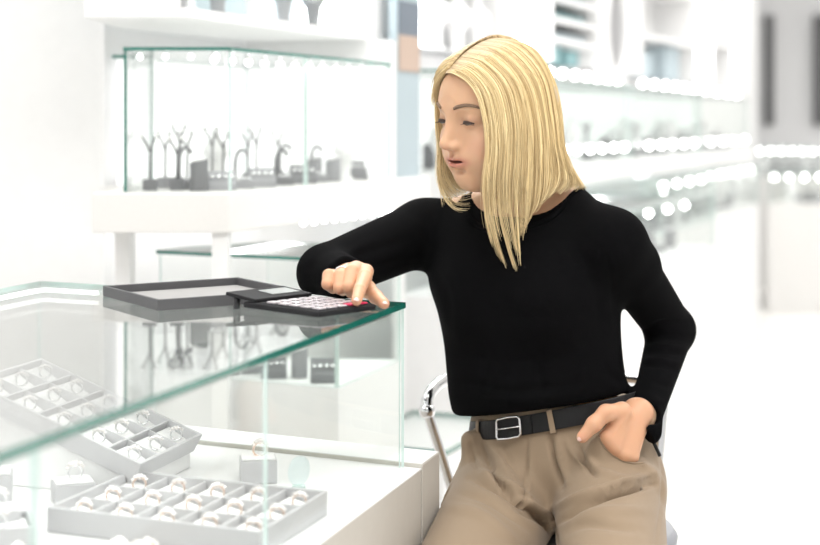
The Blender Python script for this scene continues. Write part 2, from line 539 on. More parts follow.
# small round glass disc on edge
p = P(299, 487, 2.17); p[2] = ZF + .0005
o = thing('glass_disc', 'small round clear glass disc standing on edge right of the ring block', 'glass ornament', tuple(p))
m = MB(); ax = Matrix.Rotation(PI / 2, 3, 'X') ; ax = Matrix.Rotation(.9, 3, 'Z') @ ax
m.lathe([(.0188, -.003), (.020, -.002), (.020, .002), (.0188, .003)], (0, 0, .0225), 32, axis=ax); m.build('disc', glass_mat('disc_glass', (.93, .975, .98), .6), o)
MB().box((-.009, -.006, 0), (.009, .006, .003)).build('foot', M['gedge2'], o)

# ------------------------------------------------------------------ things on the glass top
zc = ZT + .0004
tn = np.array([-.345, 2.19, zc]); ta = np.array([.187, .135, 0]); tb = np.array([-.112, .19, 0])
LA = np.linalg.norm(ta); LB = np.linalg.norm(tb)
make_tray('empty charcoal presentation tray with grey lining, lying on the glass top', tn, ta / LA, tb / LB, (0, 0, 1), LA, LB, .0155, 0, 0, mats=('traydark', 'traymid'), name='presentation_tray')

# calculator
cn = np.array([-.1205, 2.099, zc]); cv = np.array([.075, .09, 0]); cu = np.array([-.09, .075, 0]); CW = .117; CL = .176
cv = cv / np.linalg.norm(cv); cu = cu / np.linalg.norm(cu)
calc = thing('calculator', 'black desktop calculator with pale keys and two pink keys on the glass top', 'calculator', tuple(cn))
tilt = math.atan2(.004, CL)
cuv = cu * math.cos(tilt) + np.array([0, 0, math.sin(tilt)])
cw = np.cross(cv, cuv); cw = cw / np.linalg.norm(cw)
if cw[2] < 0: cw = -cw
F = frame_pts((0, 0, .0015), cuv, cv, cw)
bmx = MB(); fbox(bmx, F, 0, CL * .80, 0, CW, 0, .008); bmx.build('housing', M['calc'], calc, bevel=.003, seg=3)
fbox(MB(), F, .004, CL * .66, .005, CW - .005, .0082, .0088).build('face_plate', M['calc'], calc)
G_ = frame_pts(F(CL * .68, 0, .0082), cuv * math.cos(.09) + cw * math.sin(.09), cv, cw * math.cos(.09) - cuv * math.sin(.09))
dp = fbox(MB(), G_, 0, CL * .33, .002, CW - .002, 0, .005).build('display_panel', M['calc'], calc, bevel=.0015)
fbox(MB(), G_, .014, CL * .25, .050, CW - .012, .0052, .0058).build('screen', M['lcd'], dp)
for iu in range(5):
    for iv in range(5):
        u0 = .007 + iu * .0210; v0 = .009 + iv * .0207
        pk = (iu == 0 and iv >= 3)
        k = fbox(MB(), F, u0, u0 + .0138, v0, v0 + .0150, .0089, .0112).build('key', M['pink' if pk else 'key'], calc, bevel=.0013)
        if pk: k['label'] = 'pink key'
for sgn in (.012, CW - .02):
    m = MB(); a = G_(CL * .26, sgn, -.0002); m.tube([a, (a[0], a[1], .0003)], .005, 10); m.build('foot', M['black'], calc)
# ------------------------------------------------------------------ wall vitrines and cabinets
def W3(t, n, z):
    p = wallpt(t, n); return np.array([p[0], p[1], z])

def glassbox(root, poly, z0, z1, joints=(), open_sides=(), edge='gedge', top=True, off=(0, 0, 0), inset=.006):
    """poly counter-clockwise; panes along every side not in open_sides, lid on top"""
    n = len(poly)
    cen = np.mean(np.array(poly), axis=0)
    if top:
        MB(off).prism([tuple(p) for p in poly], z1 - .007, z1, 0, 1).build('lid_glass', [M['glass'], M[edge]], root)
    for i in range(n):
        if i in open_sides: continue
        p = np.array(poly[i]); q = np.array(poly[(i + 1) % n])
        d = (q - p); L = np.linalg.norm(d); d /= L
        nn = np.array([d[1], -d[0]])
        if nn @ (cen - p) > 0: nn = -nn
        js = [0.0] + [j for (s_, j) in joints if s_ == i] + [1.0]
        for a, b in zip(js[:-1], js[1:]):
            pa = p + d * (L * a + .008) - nn * .001; pb = p + d * (L * b - .0015 - (.007 if b == 1.0 else 0)) - nn * .001
            pane(pa, pb, 'glass_pane', nn, edge='gedge2' if i not in () else edge, z0=z0, z1=z1 - .0075, t=.006, parent=root, off=off, gm='clearpane')

# --- first vitrine, by the left wall
f0 = np.array([-.556, 3.1])
v1 = thing('glass_vitrine', 'lit glass wall vitrine full of grey earring and bracelet stands, upper left', 'vitrine', (c0[0], c0[1], 1.115))
OV = (c0[0], c0[1], 1.115)
poly1 = [f0, c0, wallpt(.84, 0), wallpt(.84, .40), wallpt(.22, .40), np.array([-.556, 3.44])]
sh = [np.array([-.612, 3.075]), c0 + U * -.03 + np.array([.012, -.0]), wallpt(1.06, -.02), wallpt(1.06, .41), wallpt(.2, .41), np.array([-.612, 3.45])]
MB(OV).prism([tuple(p) for p in sh], 1.043, 1.119).build('base_shelf', [M['white2']], v1, bevel=.003)
glassbox(v1, poly1, 1.12, 1.401, joints=[(1, .42)], open_sides=(3, 4, 5), off=OV)
pane(f0 + np.array([.0, .008]), f0 + np.array([0, .33]), 'glass_pane', np.array([-1., 0]), edge='gedge', z0=1.12, z1=1.3935, t=.006, parent=v1, off=OV)
MB(OV).prism([tuple(np.array([-.548, 3.43])), tuple(wallpt(.24, .385)), tuple(wallpt(.24, .40)), (-.548, 3.445)], 1.1205, 1.392).build('glow_panel', M['backlit'], v1)
MB(OV).prism([tuple(wallpt(.25, .385)), tuple(wallpt(.82, .385)), tuple(wallpt(.82, .40)), tuple(wallpt(.25, .40))], 1.1205, 1.392).build('glow_panel', M['backlit'], v1)
MB(OV).prism([tuple(wallpt(.842, 0)), tuple(wallpt(.872, 0)), tuple(wallpt(.872, .40)), tuple(wallpt(.842, .40))], 1.1195, 1.4565).build('end_panel', M['white'], v1)
MB(OV).prism([tuple(wallpt(.825, .01)), tuple(wallpt(.832, .01)), tuple(wallpt(.832, .38)), tuple(wallpt(.825, .38))], 1.1205, 1.392).build('glow_panel', M['backlit'], v1)  # glowing sheet added before the end panel to make that end white
MB(OV).prism([tuple(wallpt(.02, .30)), tuple(wallpt(1.0, .30)), tuple(wallpt(1.0, .315)), tuple(wallpt(.02, .315))], 1.036, 1.0428).build('light_strip', M['led'], v1)  # emitter added under the shelf to brighten the dim space below
for k in range(11):
    p = W3(.03 + k * .074, .05, 1.378)
    MB(OV).ball(p, .0065, 6).build('spot_lamp', M['ledwarm'], v1)
    MB(OV).tube([p + [0, 0, .004], [p[0], p[1], 1.3937]], .004, 6).build('lamp_stem', M['chrome'], v1)
for k in range(4):
    p = np.array([-.53 + k * .05, 3.14, 1.384])
    MB(OV).ball(p, .005, 6).build('spot_lamp', M['ledwarm'], v1)
for k in range(12):
    p = W3(.08 + k * .055 + .3, .02, 1.038)
    MB(OV).ball(p, .006, 6).build('spot_lamp', M['ledwarm'], v1)
# supports
for (x, y, w) in ((-.382, 3.085, .03), (-.590, 3.2, .03)):
    MB(OV).box((x, y, 0.0), (x + w, y + .06, 1.0425)).build('support_post', M['white'], v1)
p = W3(.98, .05, 0)
MB(OV).box((p[0], p[1], 0), (p[0] + .03, p[1] + .03, 1.0425)).build('support_post', M['white'], v1)

def earring_stand(h=.105, mat='stand'):
    o = thing('earring_stand', '', 'earring stand')
    MB().box((-.014, -.010, 0), (.014, .010, .022)).build('stand_base', M[mat], o, bevel=.001)
    m = MB(); m.tube([(0, 0, .0222), (.001, 0, h * .7), (.0035, 0, h * .85), (.010, 0, h)], .0024, 8); m.build('stem', M[mat], o)
    m = MB(); m.tube([(.0005, 0, h * .72), (-.006, 0, h * .87), (-.015, 0, h)], .0022, 8); m.build('branch', M[mat], o)
    for s, x in ((1, .010), (-1, -.015)):
        m = MB(); m.ball((x, 0, h + .003), .0055, 6); m.build('earring', M['silver'], o)
    return o
def block_stand(h=.06, mat='stand'):
    o = thing('ring_column', '', 'display column')
    m = MB(); prof = [(.0175, 0), (.018, .001), (.018, h), (.017, h + .001)]; m.lathe(prof, (0, 0, 0), 24)
    m.v = [(x, y, z + (x * .22 if z > h * .5 else 0)) for x, y, z in m.v]
    m.build('column_body', M[mat], o)
    m = MB(); m.lathe([(.015, 0), (.014, .004), (.003, .006)], (0, 0, h + .0015), 20); m.v = [(x, y, z + x * .22) for x, y, z in m.v]; m.build('white_pad', M['cushion'], o)
    return o
def arch_stand(h=.09, mat='stand2'):
    o = thing('bracelet_stand', '', 'bracelet stand')
    MB().box((-.022, -.012, 0), (.022, .012, .016)).build('stand_base', M[mat], o, bevel=.001)
    pts = [(-.016, 0, .0162)] + [(-.016 + .0, 0, h * .55)] + [(-.002 - .014 * math.cos(a), 0, h * .55 + .030 * math.sin(a)) for a in np.linspace(.3, PI * .8, 9)]
    MB().tube(pts, .0038, 8).build('arch', M[mat], o)
    pts = [(.004 + .012 * math.cos(a), .001 + .004 * math.sin(a), .0205 + .002 * math.sin(3 * a)) for a in np.linspace(0, 2 * PI, 20)[:-1]]
    MB().tube(pts, .0016, 6, closed=True).build('bracelet', M['silver'], o)
    return o
def slope_stand(h=.04, mat='stand2'):
    o = thing('sloping_display', '', 'jewellery display')
    m = MB(); m.hexa([(-.028, -.02, 0), (.028, -.02, 0), (.028, .02, 0), (-.028, .02, 0)], [(-.028, -.016, h * .35), (.028, -.016, h * .35), (.028, .016, h), (-.028, .016, h)])
    m.build('display_body', M[mat], o, bevel=.0012)
    for k in range(4):
        MB().ball((-.02 + k * .013, -.004, h * .62 + .003), .005, 5).build('piece', M['silver'], o)
    return o
def bust_stand(h=.12, mat='white'):
    o = thing('necklace_bust', '', 'necklace bust')
    m = MB(); m.lathe([(.022, 0), (.022, .004), (.012, .012), (.016, h * .35), (.030, h * .55), (.026, h * .7), (.010, h * .85), (.009, h)], (0, 0, 0), 20)
    m.v = [(x, y * .6, z) for x, y, z in m.v]; m.build('bust_body', M[mat], o)
    pts = [(.022 * math.cos(a), -.012 - .006 * (1 - abs(math.cos(a))), h * .62 + .018 * math.sin(a)) for a in np.linspace(PI, 2 * PI, 14)]
    MB().tube(pts, .0014, 6).build('necklace', M['silver'], o)
    return o
protoS = {}
def put_stand(kind, mat, h, loc, rot, label, group, sc=1.0):
    key = (kind, mat, h)
    if key not in protoS:
        o = {'ear': earring_stand, 'col': block_stand, 'arch': arch_stand, 'slope': slope_stand, 'bust': bust_stand}[kind](h, mat)
        protoS[key] = o
    else:
        o = copy_tree(protoS[key])
    o.location = tuple(float(q) for q in loc); o.rotation_euler = (0, 0, rot); o.scale = (sc, sc, sc)
    o['label'] = label; o['group'] = group
    return o

def on_run(px, n):
    k = (px - 410) / FPX; ox = c0[0] + N_[0] * n; oy = c0[1] + N_[1] * n
    return W3((k * oy - ox) / (U[0] - k * U[1]), n, 0)
names = {'ear': 'forked earring stand', 'col': 'slanted-top ring column', 'arch': 'arched bracelet stand', 'slope': 'low sloping display', 'bust': 'white necklace bust'}
shade = {'stand': 'dark grey', 'stand2': 'light grey', 'white': 'white'}
def nth_place(i, n): return 'leftmost' if i == 0 else ('rightmost' if i == n - 1 else ORD[i] + ' from left')

front = [('ear', 'stand', .105, 150, 3.19), ('ear', 'stand', .100, 177, 3.20), ('ear', 'stand2', .112, 187, 3.27), ('col', 'stand', .058, 199, 3.17), ('slope', 'stand2', .038, 222, 3.20),
         ('arch', 'stand2', .09, 243, 3.24), ('slope', 'stand2', .040, 262, 3.28), ('arch', 'stand', .085, 283, 3.34), ('slope', 'stand', .042, 303, 3.40), ('arch', 'stand2', .095, 318, 3.47),
         ('col', 'stand2', .05, 333, 3.56), ('bust', 'white', .12, 345, 3.66), ('slope', 'stand', .045, 355, 3.76)]
for i, (kd, mt, h, px, Y) in enumerate(front):
    p = (P(px, 0, Y + .01) if px < 225 else on_run(px, .065)); p[2] = 1.1195
    put_stand(kd, mt, h, p, 0.1 + .02 * i, '%s %s, %s, front row of the upper left vitrine' % (shade[mt], names[kd], nth_place(i, len(front))), 'stands in the front row of the upper left vitrine')
back = [('ear', 'stand2', .11, 165, 3.32), ('ear', 'stand2', .12, 212, 3.30), ('arch', 'stand2', .10, 232, 3.36), ('ear', 'stand2', .125, 254, 3.40), ('ear', 'stand', .11, 272, 3.46), ('bust', 'white', .12, 291, 3.52),
        ('ear', 'stand2', .12, 309, 3.62), ('ear', 'stand2', .11, 328, 3.72), ('arch', 'stand2', .10, 346, 3.84), ('ear', 'stand', .11, 357, 3.95), ('col', 'stand2', .05, 368, 4.02)]
for i, (kd, mt, h, px, Y) in enumerate(back):
    p = (P(px, 0, Y) if px < 225 else W3(.10 + .078 * (i - 2), .15 + .06 * (i % 2), 0)); p[2] = 1.1195
    put_stand(kd, mt, h, p, -.1 + .03 * i, '%s %s, %s, back row of the upper left vitrine' % (shade[mt], names[kd], nth_place(i, len(back))), 'stands in the back row of the upper left vitrine')

# --- cabinet above it
uc = thing('upper_cabinet', 'white wall cabinet with a pale grey glazed front at the upper left picture edge', 'cabinet', (-.43, 3.1, 1.457))
OU = (-.43, 3.1, 1.457)
k0 = np.array([-.43, 3.07]); k1 = k0 + U * 1.06
poly = [np.array([-.625, 3.07]), k0, k1, k1 + N_ * .33, np.array([-.72, 3.44]), np.array([-.625, 3.45])]
MB(OU).prism([tuple(p) for p in poly[:4]] + [(-.625, 3.44)], 1.457, 1.476).build('bottom_board', [M['white']], uc)
MB(OU).box((-.625, 3.07, 1.4765), (-.44, 3.09, 2.1)).build('left_front', M['white'], uc)
Fu = frame_pts((k0[0], k0[1], 0), (U[0], U[1], 0), (N_[0], N_[1], 0), (0, 0, 1))
fbox(MB(OU), Fu, .0, 1.055, .16, .18, 1.4765, 2.1).build('rear_panel', M['poster3'], uc)
fbox(MB(OU), Fu, .0, .008, .0, .155, 1.4765, 2.1).build('side_panel', M['midgrey'], uc)
fbox(MB(OU), Fu, .865, .895, .0, .155, 1.4765, 2.1).build('light_column', M['led'], uc)
fbox(MB(OU), Fu, .90, 1.055, .0, .155, 1.4765, 2.1).build('side_panel', M['white'], uc)
fbox(MB(OU), Fu, .01, .860, .0, .006, 1.4765, 2.1).build('glass_front', M['glass'], uc)
for i, (t, h, mt) in enumerate(((.15, .16, 'cushion'), (.28, .14, 'stand2'), (.44, .15, 'white'), (.60, .13, 'stand2'), (.76, .16, 'stand'))):
    p = Fu(t, .08, 1.4768)
    put_stand('bust', mt if mt != 'cushion' else 'white', .12, p, 0, 'bust stand inside the cabinet above the vitrine, %s' % nth_place(i, 5), 'busts in the cabinet above the vitrine', 1.2)

# --- lower glass case seen under the vitrine
V1 = np.array([-.5175, 3.26]); V2 = np.array([-.137, 3.05])
dl = (V2 - V1) / np.linalg.norm(V2 - V1)
lc = thing('low_glass_showcase', 'second glass showcase on a white base, under the wall vitrine', 'showcase', (V1[0], V1[1], 0))
OL = (V1[0], V1[1], 0)
V3 = V2 + np.array([.12, .38]); V4 = V1 + np.array([.05, .10])
polyL = [V1, V2, V3, V3 + np.array([-.30, .05]), V4]
MB(OL).prism([tuple(p) for p in polyL], .08, .747).build('base_cabinet', [M['white']], lc)
glassbox(lc, polyL, .7475, .995, open_sides=(3, 4), off=OL)
for i in range(7):
    p = V1 + dl * (.05 + .058 * i) + np.array([.0, .06 + .03 * (i % 2)])
    kd, mt, h = [('slope', 'stand', .045), ('col', 'stand2', .06), ('slope', 'stand', .05), ('arch', 'stand2', .08)][i % 4]
    put_stand(kd, mt, h, (p[0], p[1], .7478), .1, '%s %s, %s in the case under the vitrine' % (shade[mt], names[kd], nth_place(i, 7)), 'stands in the glass case under the vitrine', .9)

# --- low glass display table behind the stool
a_ = P(345, 441, 3.56); b_ = P(446, 450.5, 3.455); b_[2] = a_[2]; d_ = a_ + np.array([U[0], U[1], 0]) * .42; e_ = b_ + np.array([U[0], U[1], 0]) * .42
zt = float(a_[2])
ltb = thing('low_display_table', 'low white display table with a green-edged glass top, behind the stool', 'table', (float(a_[0]), float(a_[1]), 0))
OT = (a_[0], a_[1], 0)
pl = [tuple(a_[:2]), tuple(b_[:2]), tuple(e_[:2]), tuple(d_[:2])]
MB(OT).prism(pl, zt - .012, zt, 0, 1).build('table_top', [M['glass'], M['gedge']], ltb)
ci = np.mean(np.array(pl), axis=0)
pi_ = [tuple(ci + (np.array(q) - ci) * .93) for q in pl]
MB(OT).prism(pi_, 0.0, zt - .0125).build('table_base', M['white'], ltb)
# --- mid-distance counter on the wall side behind the near case
def counter(label, poly, z0, zf, zt_, group=None, lamps=None, name='counter_showcase', mat='white', topmat='gedge2'):
    o = thing(name, label, 'showcase', (float(poly[0][0]), float(poly[0][1]), 0), group)
    of = (poly[0][0], poly[0][1], 0)
    MB(of).prism([tuple(p) for p in poly], 0, zf).build('base_cabinet', M[mat], o, bevel=.004)
    glassbox(o, [np.array(p) for p in poly], zf + .0005, zt_, edge=topmat, off=of)
    for q in (lamps or []):
        MB(of).ball(q, .011, 5).build('spot_lamp', M['ledwarm'], o)
    return o
cnt = 0
def fill(poly, z, label, group, nU=6, nV=2, sc=1.3, jit=.01):
    """stands in a grid over a quadrilateral"""
    global cnt
    a, b, c, d = [np.array(p) for p in poly]
    tot = nU * nV; k = 0
    for j in range(nV):
        for i in range(nU):
            u = (i + .6) / (nU + .2); v = (j + .6) / (nV + .2)
            p = a * (1 - u) * (1 - v) + b * (1 - u) * v + c * u * v + d * u * (1 - v)
            kd, mt, h = [('slope', 'stand2', .04), ('ear', 'stand', .105), ('bust', 'white', .12), ('col', 'stand2', .05), ('arch', 'stand2', .09), ('col', 'stand', .058)][(i * 5 + j * 2 + cnt) % 6]
            put_stand(kd, mt, h, (p[0], p[1], z), random.uniform(-.4, .4), '%s %s, %s on %s side of %s' % (shade[mt], names[kd], ORD[i], ('wall', 'aisle')[j], label), group, sc)
            k += 1
    cnt += 1

def quad(t0, t1, n0, n1):
    return [wallpt(t0, n1), wallpt(t0, n0), wallpt(t1, n0), wallpt(t1, n1)]
def run_unit(idx, t0, t1, n0, words):
    q = quad(t0, t1, n0, n0 + .34)
    sp = .15 if t0 < 2 else (.21 if t0 < 4 else .3)
    lamps = [W3(t0 + .1 + sp * k, n0 - .02, 1.418) for k in range(int((t1 - t0 - .1) / sp))]
    o = thing('glass_vitrine', 'lit glass wall vitrine with spot lamps, %s' % words, 'vitrine', (q[0][0], q[0][1], 1.05))
    of = (q[0][0], q[0][1], 1.05)
    MB(of).prism([tuple(p) for p in quad(t0, t1, n0 - .03, .418)], 1.05, 1.118).build('base_shelf', M['white'], o, bevel=.004)
    glassbox(o, q, 1.1185, 1.401, open_sides=(3,), off=of)
    MB(of).prism([tuple(p) for p in quad(t0, t1, n0 - .03, n0 + .35)], 1.4015, 1.404).build('top_rail', M['white'], o)
    MB(of).prism([tuple(p) for p in quad(t0 + .02, t1 - .02, n0 + .25, n0 + .265)], 1.043, 1.0498).build('light_strip', M['led'], o)  # added under-shelf emitter, lifts the shaded wall beneath each unit
    MB(of).prism([tuple(p) for p in quad(t0 + .01, t1 - .01, n0 + .32, n0 + .333)], 1.119, 1.392).build('glow_panel', M['backlit'], o)
    for p in lamps: MB(of).ball(p, .013, 5).build('spot_lamp', M['ledwarm'], o)
    for k in range(int((t1 - t0 - .1) / (sp * 1.1))):
        MB(of).ball(W3(t0 + .1 + sp * 1.1 * k, n0 - .045, 1.168), .012, 5).build('spot_lamp', M['ledwarm'], o)
    fill(quad(t0 + .06, t1 - .06, n0 + .04, n0 + .30), 1.1188, 'the %s vitrine' % words.split(',')[0], 'stands in the %s vitrine' % words.split(',')[0], nU=8, nV=2)
run_unit(2, 1.30, 3.3, .0, 'second, directly behind the woman')
run_unit(3, 3.45, 4.85, .02, 'third, at the right of her hair')
run_unit(4, 5.0, 6.5, .06, 'farthest, towards the far wall')
# counters below and before the wall vitrines
qa = quad(1.35, 3.5, -.30, .20)
counter('white counter with a glass top section, nearest of the wall row', [tuple(p) for p in qa], 0, .78, .99, lamps=[W3(1.6 + .3 * k, -.26, .955) for k in range(6)])
fill(quad(1.4, 3.45, -.28, .16), .7806, 'the nearest wall-row counter', 'stands in the nearest wall-row counter', nU=9)
qb = quad(3.65, 4.85, -.05, .30)
counter('white counter with a glass top section, middle one of the wall row', [tuple(p) for p in qb], 0, .80, 1.03, lamps=[W3(3.75 + .27 * k, -.04, 1.0) for k in range(4)])
fill(quad(3.7, 4.8, -.02, .27), .8006, 'the middle wall-row counter', 'stands in the middle wall-row counter', nU=6)
qc = quad(5.0, 6.5, .0, .34)
counter('white counter with a glass top section, farthest of the wall row', [tuple(p) for p in qc], 0, .80, 1.03, lamps=[W3(5.1 + .3 * k, .02, 1.0) for k in range(5)])
fill(quad(5.05, 6.45, .03, .31), .8006, 'the farthest wall-row counter', 'stands in the farthest wall-row counter', nU=6)
# free-standing counters on the right
def free_counter(px0, px1, Y, dep, zf, zt_, label, short, nU):
    a = (px0 - 410) / FPX * Y; b = (px1 - 410) / FPX * Y
    ql = [(a, Y), (b, Y), (b + dep * .387, Y + dep), (a + dep * .387, Y + dep)]
    lamps = [np.array([a + (b - a) * (k + .5) / 9, Y + .04, zt_ - .03]) for k in range(9)]
    counter(label, ql, 0, zf, zt_, lamps=lamps, mat='white2')
    fill([(a + .10 + dep * .30, Y + dep * .8), (a + .10, Y + .08), (b - .10, Y + .08), (b - .10 + dep * .30, Y + dep * .8)], zf + .0006, short, 'stands in ' + short, nU=nU)
free_counter(768, 905, 10.7, .7, .72, .93, 'free-standing white glass-topped counter at the right picture edge', 'the right-edge counter', 8)
free_counter(735, 830, 12.2, .5, .86, 1.08, 'free-standing white counter farthest off before the far wall', 'the far-wall counter', 7)

# --- shelving and light columns along the upper wall
def wallbox(name, t0, t1, n0, n1, z0, z1, mat, parent, off):
    return MB(off).prism([tuple(p) for p in quad(t0, t1, n0, n1)], z0, z1).build(name, M[mat], parent)
def light_column(px, words, w=.045, n=.06):
    # t where the run line crosses this pixel column
    k = (px - 410) / FPX
    # x = k*Y on the line c0 + U t + N n
    ox = c0[0] + N_[0] * n; oy = c0[1] + N_[1] * n
    t = (k * oy - ox) / (U[0] - k * U[1])
    a = W3(t, n, 1.46)
    o = thing('light_column', 'vertical white light column above the vitrines, %s' % words, 'light', tuple(a), 'vertical light columns above the vitrines')
    MB(tuple(a)).prism([tuple(p) for p in quad(t, t + w, n, n + .03)], 1.462, 2.6).build('diffuser', M['led'], o)
    MB(tuple(a)).prism([tuple(p) for p in quad(t, t + w, n + .0305, n + .05)], 1.4605, 2.62).build('housing', M['steelgrey'], o)
    return t
for px, wd, w in ((431, 'nearest, left of her head', .06), (523, 'just above her crown', .10), (703, 'left of the far pair', .20), (738, 'right of the far pair', .22)):
    light_column(px, wd, w)
def niche(px0, px1, n, words, shelves, mat='wallgrey'):
    ox = c0[0] + N_[0] * n; oy = c0[1] + N_[1] * n
    f = lambda px: (((px - 410) / FPX) * oy - ox) / (U[0] - ((px - 410) / FPX) * U[1])
    t0, t1 = f(px0), f(px1)
    a = W3(t0, n, 1.46); of = tuple(a)
    o = thing('display_niche', 'open wall niche above the vitrines, %s' % words, 'shelf', of, 'wall niches above the vitrines')
    wallbox('back_board', t0, t1, n + .20, n + .215, 1.4605, 2.5, mat, o, of)
    wallbox('side_board', t0, t0 + .02, n, n + .1995, 1.4605, 2.5, 'white', o, of)
    wallbox('side_board', t1 - .02, t1, n, n + .1995, 1.4605, 2.5, 'white', o, of)
    for z in shelves:
        wallbox('shelf_board', t0 + .0205, t1 - .0205, n + .01, n + .1995, z, z + .018, 'white', o, of)
    return t0, t1
def gift_boxes(t0, t1, n, z, items, words):
    for i, (f, w, h, mt, nm) in enumerate(items):
        t = t0 + (t1 - t0) * f
        a = W3(t, n, z)
        o = thing('gift_box', ('%s box on %s' % (nm, words)) if len(items) == 1 else '%s box, %s on %s' % (nm, ('left one', 'right one')[i], words), 'box', tuple(a), 'boxes on ' + words)
        MB(tuple(a)).prism([tuple(p) for p in quad(t, t + w, n, n + .09)], z + .0005, z + h * .7).build('box_base', M[mt], o)
        MB(tuple(a)).prism([tuple(p) for p in quad(t - .002, t + w + .002, n - .002, n + .092)], z + h * .7 + .0005, z + h).build('lid', M[mt], o)
t0, t1 = niche(552, 600, .04, 'right of her crown', (1.53, 1.60, 1.67, 1.75))
gift_boxes(t0, t1, .08, 1.4605, [(.08, .20, .06, 'teal', 'teal'), (.50, .16, .055, 'teal', 'teal')], 'the niche bottom right of her crown')
gift_boxes(t0, t1, .08, 1.548, [(.1, .5, .022, 'poster3', 'flat grey-blue')], 'the lowest shelf right of her crown')
gift_boxes(t0, t1, .08, 1.618, [(.1, .5, .022, 'teal', 'flat teal')], 'the second shelf right of her crown')
gift_boxes(t0, t1, .08, 1.688, [(.1, .5, .022, 'poster3', 'flat grey-blue')], 'the third shelf right of her crown')
t0, t1 = niche(440, 516, .04, 'above her forehead', (1.78,), 'midgrey')
for i in range(3):
    p = W3(t0 + (t1 - t0) * (.25 + .27 * i), .12, 1.4608)
    put_stand('bust', 'white', .12, p, 0, 'white necklace bust in the niche above her forehead, %s' % nth_place(i, 3), 'busts in the niche above her forehead', 1.5)
t0, t1 = niche(642, 697, .06, 'between the teal boxes and the light column pair', (1.62, 1.85), 'wall')
gift_boxes(t0, t1, .10, 1.4605, [(.1, .25, .10, 'poster3', 'grey-blue'), (.55, .3, .15, 'poster3', 'tall grey-blue')], 'the niche left of the light column pair')
t0, t1 = niche(713, 733, .06, 'between the pair of light columns', (1.66,), 'midgrey')
# oval mirror on the wall
k = (615 - 410) / FPX; n = .05
ox = c0[0] + N_[0] * n; oy = c0[1] + N_[1] * n; t = (k * oy - ox) / (U[0] - k * U[1])
a = W3(t, n, 1.44)
o = thing('oval_mirror', 'white oval framed mirror standing on the vitrine top right of her head', 'mirror', tuple(a))
m = MB(tuple(a)); cc = W3(t, n, 1.62)
pts = [cc + np.array([U[0], U[1], 0]) * (.16 * math.cos(q)) + np.array([0, 0, .175 * math.sin(q)]) for q in np.linspace(0, 2 * PI, 40)[:-1]]
m.tube(pts, .018, 10, closed=True); m.build('mirror_frame', M['white'], o)
m = MB(tuple(a)); pp = [cc + np.array([U[0], U[1], 0]) * (.15 * math.cos(q)) + np.array([0, 0, .165 * math.sin(q)]) for q in np.linspace(0, 2 * PI, 40)[:-1]]
nn3 = np.array([N_[0], N_[1], 0])
m.add([q - nn3 * .004 for q in pp] + [q + nn3 * .004 for q in pp], [tuple(range(39)), tuple(reversed(range(39, 78)))] + [(i, 39 + i, 39 + (i + 1) % 39, (i + 1) % 39) for i in range(39)])
m.build('mirror_glass', M['chrome'], o)
MB(tuple(a)).box((cc[0] - .04, cc[1] - .02, 1.4045), (cc[0] + .04, cc[1] + .02, 1.43)).build('stand_foot', M['white'], o)
# advertising poster on a panel between the vitrines
n = .02; f = lambda px: (((px - 410) / FPX) * (c0[1] + N_[1] * n) - (c0[0] + N_[0] * n)) / (U[0] - ((px - 410) / FPX) * U[1])
t0, t1 = max(.876, f(396)), f(419)
a = W3(t0, n, 1.12)
o = thing('poster_panel', 'upright panel with a blurred skin-toned and dark print, left of her forehead', 'poster', tuple(a))
wb_ = lambda nm, ta_, tb_, z0, z1, mt, d=0.0: wallbox(nm, ta_, tb_, n - d - .002, n + .02 - d, z0, z1, mt, o, tuple(a))
wb_('panel', t0, t1, 1.1195, 2.2, 'poster3')
wallbox('print_area', t0 + .01, t1 - .01, n - .006, n - .0025, 1.385, 1.475, 'poster1', o, tuple(a))
wallbox('print_area', t0 + .01, t1 - .01, n - .006, n - .0025, 1.4752, 1.56, 'poster2', o, tuple(a))
tag(o.children[0])
